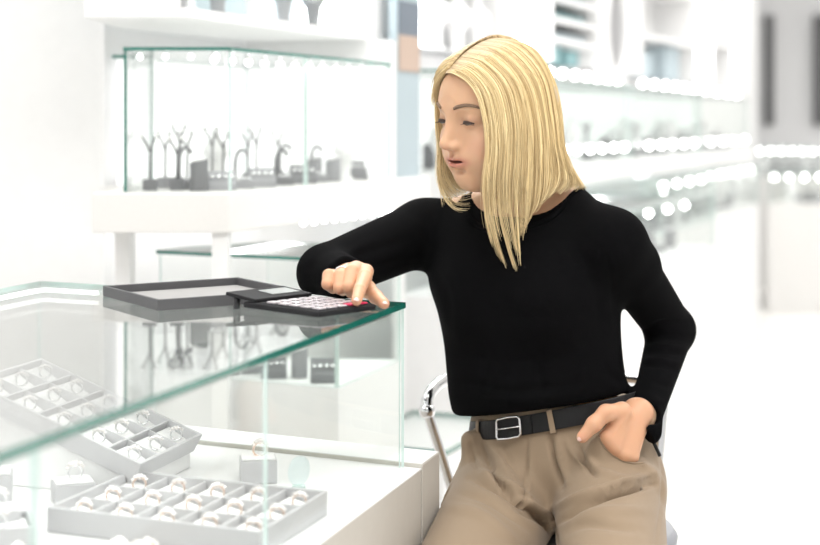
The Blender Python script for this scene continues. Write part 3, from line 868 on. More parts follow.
# ------------------------------------------------------------------ implicit surface modelling for the figure
class Field:
    def __init__(s, lo, hi, h):
        s.lo = np.array(lo, float); s.h = h
        s.n = np.ceil((np.array(hi, float) - s.lo) / h).astype(int) + 1
        s.f = np.full(s.n, 1.0, np.float32)

    def win(s, lo, hi):
        a = np.clip(np.floor((np.array(lo) - s.lo) / s.h).astype(int), 0, s.n)
        b = np.clip(np.ceil((np.array(hi) - s.lo) / s.h).astype(int) + 1, 0, s.n)
        sl = tuple(slice(int(x), int(y)) for x, y in zip(a, b))
        ax = [(s.lo[i] + s.h * np.arange(a[i], b[i])).astype(np.float32) for i in range(3)]
        return sl, ax[0][:, None, None], ax[1][None, :, None], ax[2][None, None, :]

    def _put(s, sl, d, k, op):
        a = s.f[sl]
        if a.size == 0: return
        if op == 'add':
            if k > 0:
                hh = np.maximum(k - np.abs(a - d), 0) / k
                r = np.minimum(a, d) - hh * hh * k * .25
            else: r = np.minimum(a, d)
        else:
            d = -d
            if k > 0:
                hh = np.maximum(k - np.abs(a - d), 0) / k
                r = np.maximum(a, d) + hh * hh * k * .25
            else: r = np.maximum(a, d)
        s.f[sl] = r

    def cone(s, a, b, r1, r2, k=.01, op='add', sq=None):
        """round cone; sq = (unit axis, factor) squeezes along an axis about a"""
        a = np.array(a, float); b = np.array(b, float)
        m = max(r1, r2) + k + 4 * s.h
        if sq is not None: m = m * max(1, sq[1])
        lo = np.minimum(a, b) - m; hi = np.maximum(a, b) + m
        sl, X, Y, Z = s.win(lo, hi)
        X = X - a[0]; Y = Y - a[1]; Z = Z - a[2]
        ba = b - a
        if sq is not None:
            n, f = np.array(sq[0], float), sq[1]
            q = (X * n[0] + Y * n[1] + Z * n[2]) * (1 / f - 1)
            X = X + q * n[0]; Y = Y + q * n[1]; Z = Z + q * n[2]
            ba = ba + n * (ba @ n) * (1 / f - 1)
        l2 = ba @ ba
        if l2 < 1e-10:
            d = np.sqrt(X * X + Y * Y + Z * Z) - max(r1, r2)
        else:
            # simple tapered capsule
            t = np.clip((X * ba[0] + Y * ba[1] + Z * ba[2]) / l2, 0, 1)
            dx = X - t * ba[0]; dy = Y - t * ba[1]; dz = Z - t * ba[2]
            d = np.sqrt(dx * dx + dy * dy + dz * dz) - (r1 + (r2 - r1) * t)
        if sq is not None: d = d * min(1.0, sq[1]) if sq[1] < 1 else d
        s._put(sl, d.astype(np.float32), k, op)
        return s

    def ell(s, c, r, R=None, k=.01, op='add'):
        c = np.array(c, float); r = np.array(r, float)
        m = r.max() + k + 4 * s.h
        sl, X, Y, Z = s.win(c - m, c + m)
        X = X - c[0]; Y = Y - c[1]; Z = Z - c[2]
        if R is None: u, v, w = X, Y, Z
        else:
            R = np.array(R, float)      # rows = axes
            u = X * R[0][0] + Y * R[0][1] + Z * R[0][2]
            v = X * R[1][0] + Y * R[1][1] + Z * R[1][2]
            w = X * R[2][0] + Y * R[2][1] + Z * R[2][2]
        k0 = np.sqrt((u / r[0]) ** 2 + (v / r[1]) ** 2 + (w / r[2]) ** 2)
        k1 = np.sqrt((u / r[0] ** 2) ** 2 + (v / r[1] ** 2) ** 2 + (w / r[2] ** 2) ** 2)
        d = k0 * (k0 - 1) / np.maximum(k1, 1e-6)
        s._put(sl, d.astype(np.float32), k, op)
        return s

    def loft(s, ax_l, ax_f, tab, k=.01, op='add', shear=0.0):
        """tab rows: z, cx, cy, a (along ax_l), b (along ax_f) ; z increasing"""
        tab = np.array(sorted(tab, key=lambda r: r[0]), float)
        zt = tab[:, 0]
        mx = tab[:, 3:5].max() + .05
        lo = [tab[:, 1].min() - mx, tab[:, 2].min() - mx, zt[0] - .06]; hi = [tab[:, 1].max() + mx, tab[:, 2].max() + mx, zt[-1] + .06]
        sl, X, Y, Z = s.win(lo, hi)
        Zs = Z
        z1 = Zs.ravel()
        # smooth interpolation through the rows
        def it(col):
            return smooth_interp(z1, zt, tab[:, col])[None, None, :].astype(np.float32)
        cx, cy, a, b = it(1), it(2), it(3), it(4)
        u = (X - cx) * ax_l[0] + (Y - cy) * ax_l[1]
        v = (X - cx) * ax_f[0] + (Y - cy) * ax_f[1]
        k0 = np.sqrt((u / a) ** 2 + (v / b) ** 2); k1 = np.sqrt((u / a ** 2) ** 2 + (v / b ** 2) ** 2)
        d = k0 * (k0 - 1) / np.maximum(k1, 1e-5)
        dz = np.maximum(zt[0] - Zs, Zs - zt[-1])
        d = np.maximum(d, dz + 0 * d)
        s._put(sl, d.astype(np.float32), k, op)
        return s

    def plane_cut(s, p, n, lo=None, hi=None, k=.0):
        """remove everything on the side n points to (inside the window)"""
        p = np.array(p, float); n = np.array(n, float); n /= np.linalg.norm(n)
        sl, X, Y, Z = s.win(s.lo if lo is None else lo, (s.lo + s.h * s.n) if hi is None else hi)
        d = -((X - p[0]) * n[0] + (Y - p[1]) * n[1] + (Z - p[2]) * n[2])
        s._put(sl, (d + 0 * s.f[sl]).astype(np.float32), k, 'sub')
        return s

    def mesh(s):
        f = s.f
        f[0, :, :] = 1; f[-1, :, :] = 1; f[:, 0, :] = 1; f[:, -1, :] = 1; f[:, :, 0] = 1; f[:, :, -1] = 1
        ins = f < 0
        n = np.array(f.shape) - 1
        cnt = np.zeros(n, np.uint8); acc = np.zeros((3, *n), np.float32)
        c = lambda dx, dy, dz: f[dx:dx + n[0], dy:dy + n[1], dz:dz + n[2]]
        ci = lambda dx, dy, dz: ins[dx:dx + n[0], dy:dy + n[1], dz:dz + n[2]]
        for ax in range(3):
            o = [i for i in range(3) if i != ax]
            for p in (0, 1):
                for q in (0, 1):
                    d0 = [0, 0, 0]; d0[o[0]] = p; d0[o[1]] = q; d1 = list(d0); d1[ax] = 1
                    A = ci(*d0); Bm = ci(*d1); x = A != Bm
                    if not x.any(): continue
                    fa = c(*d0)[x]; fb = c(*d1)[x]
                    t = fa / (fa - fb)
                    cnt[x] += 1
                    for i in range(3):
                        acc[i][x] += (t if i == ax else d0[i])
        act = cnt > 0
        idx = -np.ones(n, np.int64)
        idx[act] = np.arange(act.sum())
        g = np.argwhere(act).astype(np.float32)
        v = np.stack([acc[i][act] / cnt[act] for i in range(3)], 1) + g
        v = v * s.h + s.lo
        quads = []
        for ax in range(3):
            o1, o2 = [(1, 2), (2, 0), (0, 1)][ax]
            sh = list(f.shape)
            a0 = [slice(None)] * 3; a1 = [slice(None)] * 3
            a0[ax] = slice(0, sh[ax] - 1); a1[ax] = slice(1, sh[ax])
            x = ins[tuple(a0)] != ins[tuple(a1)]
            w = np.argwhere(x)
            ok = (w[:, o1] > 0) & (w[:, o2] > 0) & (w[:, o1] < n[o1]) & (w[:, o2] < n[o2])
            w = w[ok]
            fl = ins[tuple(a0)][tuple(w.T)]
            def g_(d1, d2):
                q = w.copy(); q[:, o1] -= d1; q[:, o2] -= d2
                return idx[tuple(q.T)]
            q = np.stack([g_(1, 1), g_(0, 1), g_(0, 0), g_(1, 0)], 1)
            q[~fl] = q[~fl][:, ::-1]
            quads.append(q)
        return v, np.concatenate(quads)


def smooth_interp(x, xp, fp):
    """monotone-ish cubic (Catmull-Rom) interpolation"""
    x = np.clip(x, xp[0], xp[-1])
    i = np.clip(np.searchsorted(xp, x) - 1, 0, len(xp) - 2)
    m = np.gradient(fp, xp)
    h = xp[i + 1] - xp[i]; t = (x - xp[i]) / h
    return (2 * t ** 3 - 3 * t ** 2 + 1) * fp[i] + (t ** 3 - 2 * t ** 2 + t) * h * m[i] + (-2 * t ** 3 + 3 * t ** 2) * fp[i + 1] + (t ** 3 - t ** 2) * h * m[i + 1]


def relax(v, q, it=2, lam=.5):
    e = np.concatenate([q[:, [0, 1]], q[:, [1, 2]], q[:, [2, 3]], q[:, [3, 0]]])
    for _ in range(it):
        s = np.zeros_like(v); c = np.zeros(len(v))
        for i in range(3):
            s[:, i] = np.bincount(e[:, 0], v[e[:, 1], i], len(v)) + np.bincount(e[:, 1], v[e[:, 0], i], len(v))
        c = np.bincount(e[:, 0], minlength=len(v)) + np.bincount(e[:, 1], minlength=len(v))
        v = v + lam * (s / np.maximum(c, 1)[:, None] - v)
    return v


def vnormals(v, q):
    a = v[q[:, 2]] - v[q[:, 0]]; b = v[q[:, 3]] - v[q[:, 1]]
    n = np.cross(a, b)
    r = np.zeros_like(v)
    for k in range(4):
        for i in range(3):
            r[:, i] += np.bincount(q[:, k], n[:, i], len(v))
    return r / np.maximum(np.linalg.norm(r, axis=1), 1e-12)[:, None]


def to_px(v):
    return np.stack([410 + FPX * v[:, 0] / v[:, 1], HOR + FPX * (CAMZ - v[:, 2]) / v[:, 1]], 1)


def seg_dist(p, poly):
    """distance from 2-D points to a polyline and the position along it (0..1)"""
    best = np.full(len(p), 1e9); pos = np.zeros(len(p))
    poly = np.array(poly, float)
    L = np.r_[0, np.cumsum(np.linalg.norm(np.diff(poly, axis=0), axis=1))]
    for i in range(len(poly) - 1):
        a, b = poly[i], poly[i + 1]; d = b - a
        t = np.clip(((p - a) @ d) / (d @ d), 0, 1)
        dd = np.linalg.norm(p - a - t[:, None] * d, axis=1)
        m = dd < best
        best[m] = dd[m]; pos[m] = (L[i] + t[m] * (L[i + 1] - L[i])) / L[-1]
    return best, pos


def curve_pts(pts, n):
    """resample control points with Catmull-Rom"""
    pts = np.array(pts, float); m = len(pts)
    t = np.linspace(0, m - 1, n)
    return np.stack([smooth_interp(t, np.arange(m, dtype=float), pts[:, i]) for i in range(pts.shape[1])], 1)


def sculpt(v, q, strokes, view=True):
    """folds pressed into or raised from the cloth: (points, width, depth); depth < 0 = furrow"""
    for pts, w, dep in strokes:
        n = vnormals(v, q)
        px = to_px(v)
        poly = curve_pts(pts, 16)
        lo = poly.min(0) - 4 * w; hi = poly.max(0) + 4 * w
        toc = np.array([0, 0, CAMZ]) - v
        toc /= np.linalg.norm(toc, axis=1)[:, None]
        face = (n * toc).sum(1)
        m = (px[:, 0] > lo[0]) & (px[:, 0] < hi[0]) & (px[:, 1] > lo[1]) & (px[:, 1] < hi[1]) & (face > .05)
        i = np.nonzero(m)[0]
        if not len(i): continue
        d, t = seg_dist(px[i], poly)
        a = np.exp(-(d / w) ** 2) * np.sin(np.clip(t, .04, .96) * PI) ** .6 * np.clip(face[i] * 2.5, 0, 1)
        v[i] += n[i] * (a * dep)[:, None]
    return v


def quads_obj(name, v, q, mat, parent, off=(0, 0, 0)):
    me = bpy.data.meshes.new(name)
    v = np.asarray(v, np.float32) - np.array(off, np.float32)
    nv, nq = len(v), len(q)
    me.vertices.add(nv); me.vertices.foreach_set('co', v.ravel())
    me.loops.add(nq * 4); me.loops.foreach_set('vertex_index', q.astype(np.int32).ravel())
    me.polygons.add(nq)
    me.polygons.foreach_set('loop_start', np.arange(0, nq * 4, 4, dtype=np.int32))
    me.update(calc_edges=True); me.validate()
    return link(name, me, mat, parent, smooth=True)
# ------------------------------------------------------------------ the woman
BT = math.radians(30); SH = .24
TF = np.array([-math.sin(BT), -math.cos(BT), 0]); TL = np.array([math.cos(BT), -math.sin(BT), 0])   # torso forward, her left
PO = P(565, 500, 2.5); PO[2] = 0.0
person = thing('person', 'seated blonde woman in a black sweater and beige trousers using the calculator', 'person', tuple(PO))

# --- shared body measures
def lvl(py, l, r, Y, b):
    """loft row from the left and right outline (pixels) at depth Y and half depth b"""
    c = P((l + r) / 2, py, Y); hw = (r - l) / 2 / FPX * Y
    a = math.sqrt(max(hw ** 2 - (b * math.sin(BT)) ** 2, .0025)) / math.cos(BT)
    return [c[2], c[0], c[1], a, b]
torso = [lvl(206, 478, 572, 2.52, .055), lvl(216, 455, 600, 2.51, .070), lvl(232, 438, 616, 2.50, .086), lvl(255, 430, 620, 2.50, .102), lvl(285, 429, 619, 2.50, .112),
         lvl(315, 438, 618, 2.50, .114), lvl(345, 444, 619, 2.50, .107), lvl(375, 447, 623, 2.50, .105), lvl(398, 449, 629, 2.50, .108), lvl(430, 456, 632, 2.50, .106)]
shL = P(612, 243, 2.415); elL = P(671, 330, 2.575); wrL = P(645, 420, 2.395)
shR = P(424, 232, 2.585); elR = P(326, 273, 2.42); wrR = P(347, 279, 2.335)
neckB = P(530, 206, 2.525)
HC = P(498, 112.5, 2.43)          # head centre at eye level
HA = math.radians(56)
hF = np.array([-math.sin(HA), -math.cos(HA), 0]); hL = np.array([math.cos(HA), -math.sin(HA), 0])
pit = math.radians(11)
hf = hF * math.cos(pit) + np.array([0, 0, -math.sin(pit)])
hu = hF * math.sin(pit) + np.array([0, 0, math.cos(pit)])
roll = math.radians(-3)
hl2 = hL * math.cos(roll) + hu * math.sin(roll); hu2 = hu * math.cos(roll) - hL * math.sin(roll)
HR = np.array([hl2, hf, hu2])       # rows
def h2w(p): return HC + np.asarray(p, float) @ HR
def w2h(p): return HR @ (np.asarray(p, float) - HC)

# --- head, in its own frame: x = her left, y = forward, z = up, eyes at z = 0
def build_head():
    h = .0016
    F = Field((-.095, -.125, -.21), (.095, .13, .13), h)
    F.ell((0, -.005, .024), (.071, .087, .078), k=.0)
    F.ell((0, .030, .026), (.062, .060, .062), k=.02)          # forehead
    F.ell((0, .034, -.030), (.056, .050, .060), k=.02)          # mid face
    F.ell((0, .030, -.062), (.046, .050, .040), k=.02)
    F.cone((0, .064, -.085), (0, .060, -.082), .019, .020, k=.022)      # chin
    for s in (-1, 1):
        F.cone((s * .012, .062, -.086), (s * .050, -.004, -.060), .014, .016, k=.022)
        F.cone((s * .050, -.004, -.062), (s * .058, -.010, -.02), .016, .018, k=.02)
        F.ell((s * .041, .056, -.030), (.022, .022, .018), k=.02)      # cheek
        F.ell((s * .030, .060, -.055), (.022, .022, .022), k=.02)
        F.cone((s * .012, .081, .022), (s * .046, .060, .021), .008, .007, k=.016)    # brow
        F.ell((s * .032, .099, .004), (.017, .016, .0115), k=.016, op='sub')      # socket
        F.ell((s * .0315, .0690, .0035), (.0145, .0145, .0135), k=.004)      # lid ball
        F.cone((s * .074, -.008, -.014), (s * .072, -.004, .012), .010, .013, k=.006, sq=((1, 0, 0), .5))   # ear
    F.cone((0, .075, .004), (0, .084, -.029), .0105, .0130, k=.015)
    # nose
    F.cone((0, .083, .008), (0, .1045, -.026), .0068, .0075, k=.012)
    F.ell((0, .1050, -.0290), (.0070, .0076, .0068), k=.006)
    for s in (-1, 1):
        F.ell((s * .0100, .0940, -.0330), (.0055, .0085, .0055), k=.008)
        F.ell((s * .0060, .1000, -.0385), (.0022, .0038, .0026), k=.002, op='sub')
    # mouth
    F.ell((0, .0755, -.056), (.028, .016, .018), k=.014)
    for x0, x1, z0, z1, y0, y1, r0, r1 in ((-.005, -.027, -.0515, -.0570, .0920, .0770, .0040, .0018), (.005, .027, -.0515, -.0570, .0920, .0770, .0040, .0018), (-.005, .005, -.0515, -.0515, .0928, .0928, .0038, .0038)):
        F.cone((x0, y0, z0), (x1, y1, z1), r0, r1, k=.005)
    for x0, x1, z0, z1, y0, y1, r0, r1 in ((-.007, -.025, -.0635, -.0585, .0900, .0770, .0048, .0020), (.007, .025, -.0635, -.0585, .0900, .0770, .0048, .0020), (-.007, .007, -.0638, -.0638, .0908, .0908, .0048, .0048)):
        F.cone((x0, y0, z0), (x1, y1, z1), r0, r1, k=.005)
    F.ell((0, .089, -.0725), (.016, .008, .0040), k=.008, op='sub')
    F.ell((0, .097, -.0573), (.0215, .016, .0021), k=.0016, op='sub')
    F.cone((0, .096, -.042), (0, .0945, -.048), .0020, .0028, k=.004, op='sub')
    # neck
    nb = w2h(neckB + np.array([0, 0, -.01]))
    F.cone((0, -.030, -.035), nb, .050, .056, k=.03)
    F.cone((0, .020, -.085), nb * .6 + np.array([0, .02, -.03]), .030, .04, k=.03)
    v, q = F.mesh()
    v = relax(v, q, 2, .5)
    # eye slit: recess between the lids so that the eyeball shows
    return v, q
hv, hq = build_head()

def hand_fingers(F, chains, k=.0035):
    for ch in chains:
        for (a, ra), (b, rb) in zip(ch[:-1], ch[1:]):
            F.cone(a, b, ra, rb, k=k)

def R_(r, Y): return r / FPX * Y
def J(px, py, Y, r): return (P(px, py, Y), r / FPX * Y)

def build_hand_right():
    F = Field((-.155, 2.12, .985), (.0, 2.42, 1.09), .0011)
    w = P(347, 277, 2.36)
    m = {'i': J(366, 271.5, 2.292, 7.6), 'm': J(356, 268.5, 2.298, 7.6), 'r': J(346, 271, 2.300, 7.2), 'p': J(337, 276, 2.298, 6.6)}
    for k_ in m: F.cone(w, m[k_][0], .017, m[k_][1], k=.008)
    F.cone(P(352, 281, 2.345), P(360, 283, 2.295), .015, .012, k=.008)
    chains = [[m['i'], J(365, 277, 2.238, 7.2), J(359.5, 290, 2.180, 6.3), J(356.5, 300.5, 2.153, 5.4)],
              [m['m'], J(352, 272, 2.245, 7.6), J(349, 287, 2.222, 6.6), J(351, 293, 2.232, 5.5)],
              [m['r'], J(340.5, 276, 2.245, 7.2), J(339.5, 288, 2.23, 6.4), J(343, 290.5, 2.25, 5.5)],
              [m['p'], J(329, 275.5, 2.250, 6.6), J(327.5, 284, 2.238, 6.0), J(333, 288.5, 2.255, 5.4)]]
    for c in chains: hand_fingers(F, [c], k=.0015)
    hand_fingers(F, [[(P(356, 284, 2.33), .013), J(367, 289, 2.275, 8.6), J(376, 297, 2.232, 6.8), J(384, 303.5, 2.184, 5.6)]], k=.005)
    # forearm into the sleeve
    F.cone(w, wrR * .6 + elR * .4, .019, .026, k=.01)
    v, q = F.mesh()
    return relax(v, q, 2, .5), q

def build_hand_left():
    F = Field((.24, 2.28, .74), (.40, 2.52, .86), .0012)
    w = P(637, 414, 2.395)
    kn = [J(607, 437, 2.352, 7.5), J(615, 447, 2.350, 7.6), J(624, 454, 2.352, 7.4), J(632, 456, 2.358, 7.0)]
    for c, r in kn: F.cone(w, c, .0185, r, k=.012)
    F.cone(P(622, 412, 2.362), P(613, 440, 2.352), .014, .011, k=.012)
    ends = [P(606, 455, 2.378), P(613, 468, 2.380), P(623, 474, 2.382), P(632, 470, 2.388)]
    for (c, r), e in zip(kn, ends):
        F.cone(c, e, r, r * .8, k=.003)
    hand_fingers(F, [[(P(622, 411, 2.362), .0125), J(606, 413, 2.345, 8.2), J(594, 424, 2.338, 7.6), J(582.5, 437, 2.335, 6.0)]], k=.006)
    F.cone(w, P(648, 412, 2.42), .0185, .0185, k=.01)
    v, q = F.mesh()
    v = relax(v, q, 2, .5)
    v = sculpt(v, q, [([(603, 430), (606, 420), (616, 412)], 2.5, -.0012), ([(612, 440), (620, 425), (630, 416)], 2.2, .0008), ([(620, 447), (626, 430)], 2.2, .0008)])
    return v, q

def build_trunk():
    F = Field((-.20, 2.33, .60), (.50, 2.70, 1.22), .0042)
    F.loft(TL, TF, [[r[0], r[1], r[2], r[3] - .012, r[4] - .012] for r in torso[:-2]] + [lvl(390, 484, 616, 2.51, .080), lvl(404, 496, 610, 2.51, .070)], k=0)
    F.cone(neckB, P(556, 211, 2.495), .046, .0445, k=.03); F.cone(P(556, 211, 2.495), shL, .0440, .040, k=.02)
    F.cone(neckB, shR, .044, .042, k=.04)
    F.cone(neckB + np.array([0, 0, .03]), neckB - np.array([0, 0, .05]), .054, .07, k=.03)
    F.cone(shL, elL, .038, .026, k=.03); F.cone(elL, wrL, .024, .016, k=.01)
    F.cone(shR, elR, .040, .028, k=.03); F.cone(elR, wrR, .026, .019, k=.01)
    v, q = F.mesh()
    return relax(v, q, 3, .5), q

skin = bpy.data.materials.new('skin')
skin.use_nodes = True
nt = skin.node_tree; b_ = nt.nodes['Principled BSDF']
at = nt.nodes.new('ShaderNodeAttribute'); at.attribute_name = 'tone'; at.attribute_type = 'GEOMETRY'
nt.links.new(at.outputs['Color'], b_.inputs['Base Color'])
b_.inputs['Roughness'].default_value = .48
b_.inputs['Specular IOR Level'].default_value = .4
b_.inputs['Subsurface Weight'].default_value = .25
b_.inputs['Subsurface Radius'].default_value = (.9, .35, .2)
b_.inputs['Subsurface Scale'].default_value = .006

SK = np.array([.66, .40, .25])
parts = [(h2w(hv), hq, 'h'), (*build_hand_right(), 'r'), (*build_hand_left(), 'l'), (*build_trunk(), 't')]
cols = []
for v, q, kd in parts:
    c = np.tile(SK, (len(v), 1))
    if kd == 'h':
        p = hv
        def blob(cx, cy, cz, rx, ry, rz, col, amt, pw=1):
            global c
            d = ((p[:, 0] - cx) / rx) ** 2 + ((p[:, 1] - cy) / ry) ** 2 + ((p[:, 2] - cz) / rz) ** 2
            w = (np.exp(-d ** pw) * amt)[:, None]
            c = c * (1 - w) + np.array(col) * w
        blob(0, .085, -.0578, .0300, .03, .0092, (.50, .18, .14), .9, 2); blob(0, .085, -.0573, .020, .03, .0020, (.10, .03, .03), .8, 2)           # lips, with shade painted dark into the slit between them
        for s in (-1, 1): blob(s * .043, .06, -.035, .022, .03, .018, (.66, .34, .26), .5)   # cheeks
        blob(0, .108, -.036, .012, .012, .010, (.68, .37, .28), .4)
        for s in (-1, 1): blob(s * .0315, .083, .004, .018, .02, .0065, (.40, .21, .15), .55)    # lids
    elif kd in 'rl':
        px = to_px(v)
        tips = [(356, 303), (383, 305)] if kd == 'r' else [(582, 438)]
        for t_ in tips:
            w = (np.exp(-((px[:, 0] - t_[0]) ** 2 + (px[:, 1] - t_[1]) ** 2) / 30) * .5)[:, None]
            c = c * (1 - w) + np.array([.72, .33, .26]) * w
        w = .45; c = c * (1 - w) + np.array([.66, .33, .20]) * w
    cols.append(c)
off = 0; vs = []; qs = []
for v, q, kd in parts:
    vs.append(v); qs.append(q + off); off += len(v)
body = quads_obj('body', np.concatenate(vs), np.concatenate(qs), skin, person, PO)
ca = body.data.color_attributes.new('tone', 'FLOAT_COLOR', 'POINT')
cc = np.concatenate(cols); cc = np.c_[cc, np.ones(len(cc))]
ca.data.foreach_set('color', cc.astype(np.float32).ravel())

# --- eyes, brows, nails, ring
M['eyewhite'] = new_mat('eye_white', (.26, .21, .19), .15, coat=1.0)
M['iris'] = new_mat('iris', (.05, .055, .055), .1, coat=1.0)
M['lash'] = new_mat('dark_lash_hair', (.07, .045, .035), .7)
M['brow'] = new_mat('brow_hair', (.20, .13, .085), .8)
M['nail'] = new_mat('finger_nail', (.80, .52, .45), .18, coat=.8)
def HB(): return MB(tuple(PO))
for s in (-1, 1):
    # visible eye: almond lying on the lid ball, looking down
    m = HB(); c0_ = np.array([s * .0315, .0690, .0035]); R0 = .01475
    vs_ = []; n = 20
    rows_ = 5
    for j in range(rows_ + 1):
        for i in range(n + 1):
            u = i / n; an = (u - .5) * 1.75
            up = -.10 + .26 * math.cos((u - .5) * PI) ; lo_ = -.30 - .10 * math.sin(u * PI)
            up = -.22 + .17 * math.sin(u * PI) ; lo_ = -.22 - .19 * math.sin(u * PI)
            el = lo_ + (up - lo_) * j / rows_
            vs_.append(h2w(c0_ + R0 * np.array([math.sin(an) * math.cos(el), math.cos(an) * math.cos(el), math.sin(el)])))
    fs_ = [(j * (n + 1) + i, j * (n + 1) + i + 1, (j + 1) * (n + 1) + i + 1, (j + 1) * (n + 1) + i) for j in range(rows_) for i in range(n)]
    m.add(vs_, fs_, 0, True); e = m.build('eye', M['eyewhite'], body)
    m = HB(); vs_ = [h2w(c0_ + (R0 + .0003) * np.array([math.sin(a0) , math.cos(a0) * math.cos(-.24), math.sin(-.24 + e0)]) / 1.0) for a0, e0 in [(-.06 + .40 * math.cos(t), .0 + .165 * math.sin(t)) for t in np.linspace(0, 2 * PI, 17)[:-1]]]
    m.add(vs_, [tuple(range(16))], 0, True); m.build('iris', M['iris'], e)
    # lashes along the upper lid
    m = HB(); pts = []
    for i in range(n + 1):
        u = i / n; an = (u - .5) * 1.85
        el = -.22 + .175 * math.sin(u * PI)
        pts.append(h2w(c0_ + (R0 + .0004) * np.array([math.sin(an) * math.cos(el), math.cos(an) * math.cos(el), math.sin(el)])))
    m.tube(pts, [.0007 + .0019 * math.sin(PI * min(1, .12 + i / n * .88)) for i in range(n + 1)], 6)
    for i in range(1, n, 1):
        u = i / n; an = (u - .5) * 1.85; el = -.22 + .175 * math.sin(u * PI)
        d = np.array([math.sin(an) * math.cos(el), math.cos(an) * math.cos(el), math.sin(el)])
        a0 = c0_ + R0 * d; a1 = a0 + d * .0040 + np.array([s * .0012 * (u - .3), 0, -.0020]); a2 = a1 + d * .003 + np.array([s * .001, 0, .0002])
        m.tube([h2w(a0), h2w(a1), h2w(a2)], [.0004, .0003, .0001], 4)
    m.build('eyelashes', M['lash'], body)
    m = HB()
    # brow ribbon of short hairs hugging the brow ridge
    bp_ = curve_pts([(s * .015, .0890, .0240), (s * .026, .0865, .0272), (s * .039, .0775, .0272), (s * .052, .0645, .0205)], 26)
    from mathutils.bvhtree import BVHTree
    if s == -1:
        bvh = BVHTree.FromPolygons([tuple(x) for x in hv], [tuple(int(i) for i in x) for x in hq])
    bp2 = []
    for q_ in bp_:
        hit = bvh.find_nearest(Vector(tuple(q_)))
        bp2.append(np.array(hit[0]) + np.array(hit[1]) * .0004)
    bp_ = np.array(bp2)
    m.tube([h2w(q_) for q_ in bp_], [.0008 + .0022 * math.sin(PI * (.25 + .7 * i / 25)) for i in range(26)], 6)
    for i in range(25):
        for k in range(3):
            a0 = bp_[i] + np.array([0, .0003, (k - 1) * .0011]); d = np.array([s * .0035, -.001, .0012])
            m.tube([h2w(a0), h2w(a0 + d)], [.0004, .0001], 4)
    m.build('eyebrow', M['brow'], body)

def orient(x, y, z): return Matrix((tuple(x), tuple(y), tuple(z))).transposed()
# thin silver ring on the ring finger
a = P(341.9, 274.7, 2.257); d = P(340.5, 276, 2.245) - P(346, 271, 2.300); d /= np.linalg.norm(d)
u = np.cross(d, [0, 0, 1]); u /= np.linalg.norm(u); w = np.cross(u, d)
tag(HB().tube([a + (u * math.cos(t) + w * math.sin(t)) * .0114 for t in np.linspace(0, 2 * PI, 28)[:-1]], .0011, 8, closed=True).build('finger_ring', M['silver'], person), 'thin silver ring on her right hand')
def nail(c, fw, up, wd, ln, th=.0012):
    fw = np.array(fw, float); fw /= np.linalg.norm(fw); up = np.array(up, float); sd = np.cross(fw, up); sd /= np.linalg.norm(sd); up = np.cross(sd, fw)
    m = HB(); m.ball(c, 1.0, 8, sc=(1, 1, 1))
    # squash the ball into a nail plate
    cc_ = np.array(c) - PO
    nv = []
    for p in m.v:
        d_ = np.array(p) - cc_
        d2 = sd * d_[0] * wd + fw * d_[1] * ln + up * (d_[2] * th - (d_[0] ** 2) * wd * .35)
        nv.append(tuple(cc_ + d2))
    m.v = nv
    return m.build('fingernail', M['nail'], body)
nail(P(580.8, 437.4, 2.3285), P(580, 440, 2.333) - P(594, 424, 2.335), (-.35, -.9, .1), .0045, .0068)
nail(P(385.3, 302.3, 2.1775), P(382, 304, 2.222) - P(375, 297, 2.245), (.35, -.6, .7), .0046, .0062)
nail(P(356.6, 299.0, 2.1462), P(356.5, 300.5, 2.153) - P(359.5, 290, 2.180), (0, -1, .3), .0045, .0055)

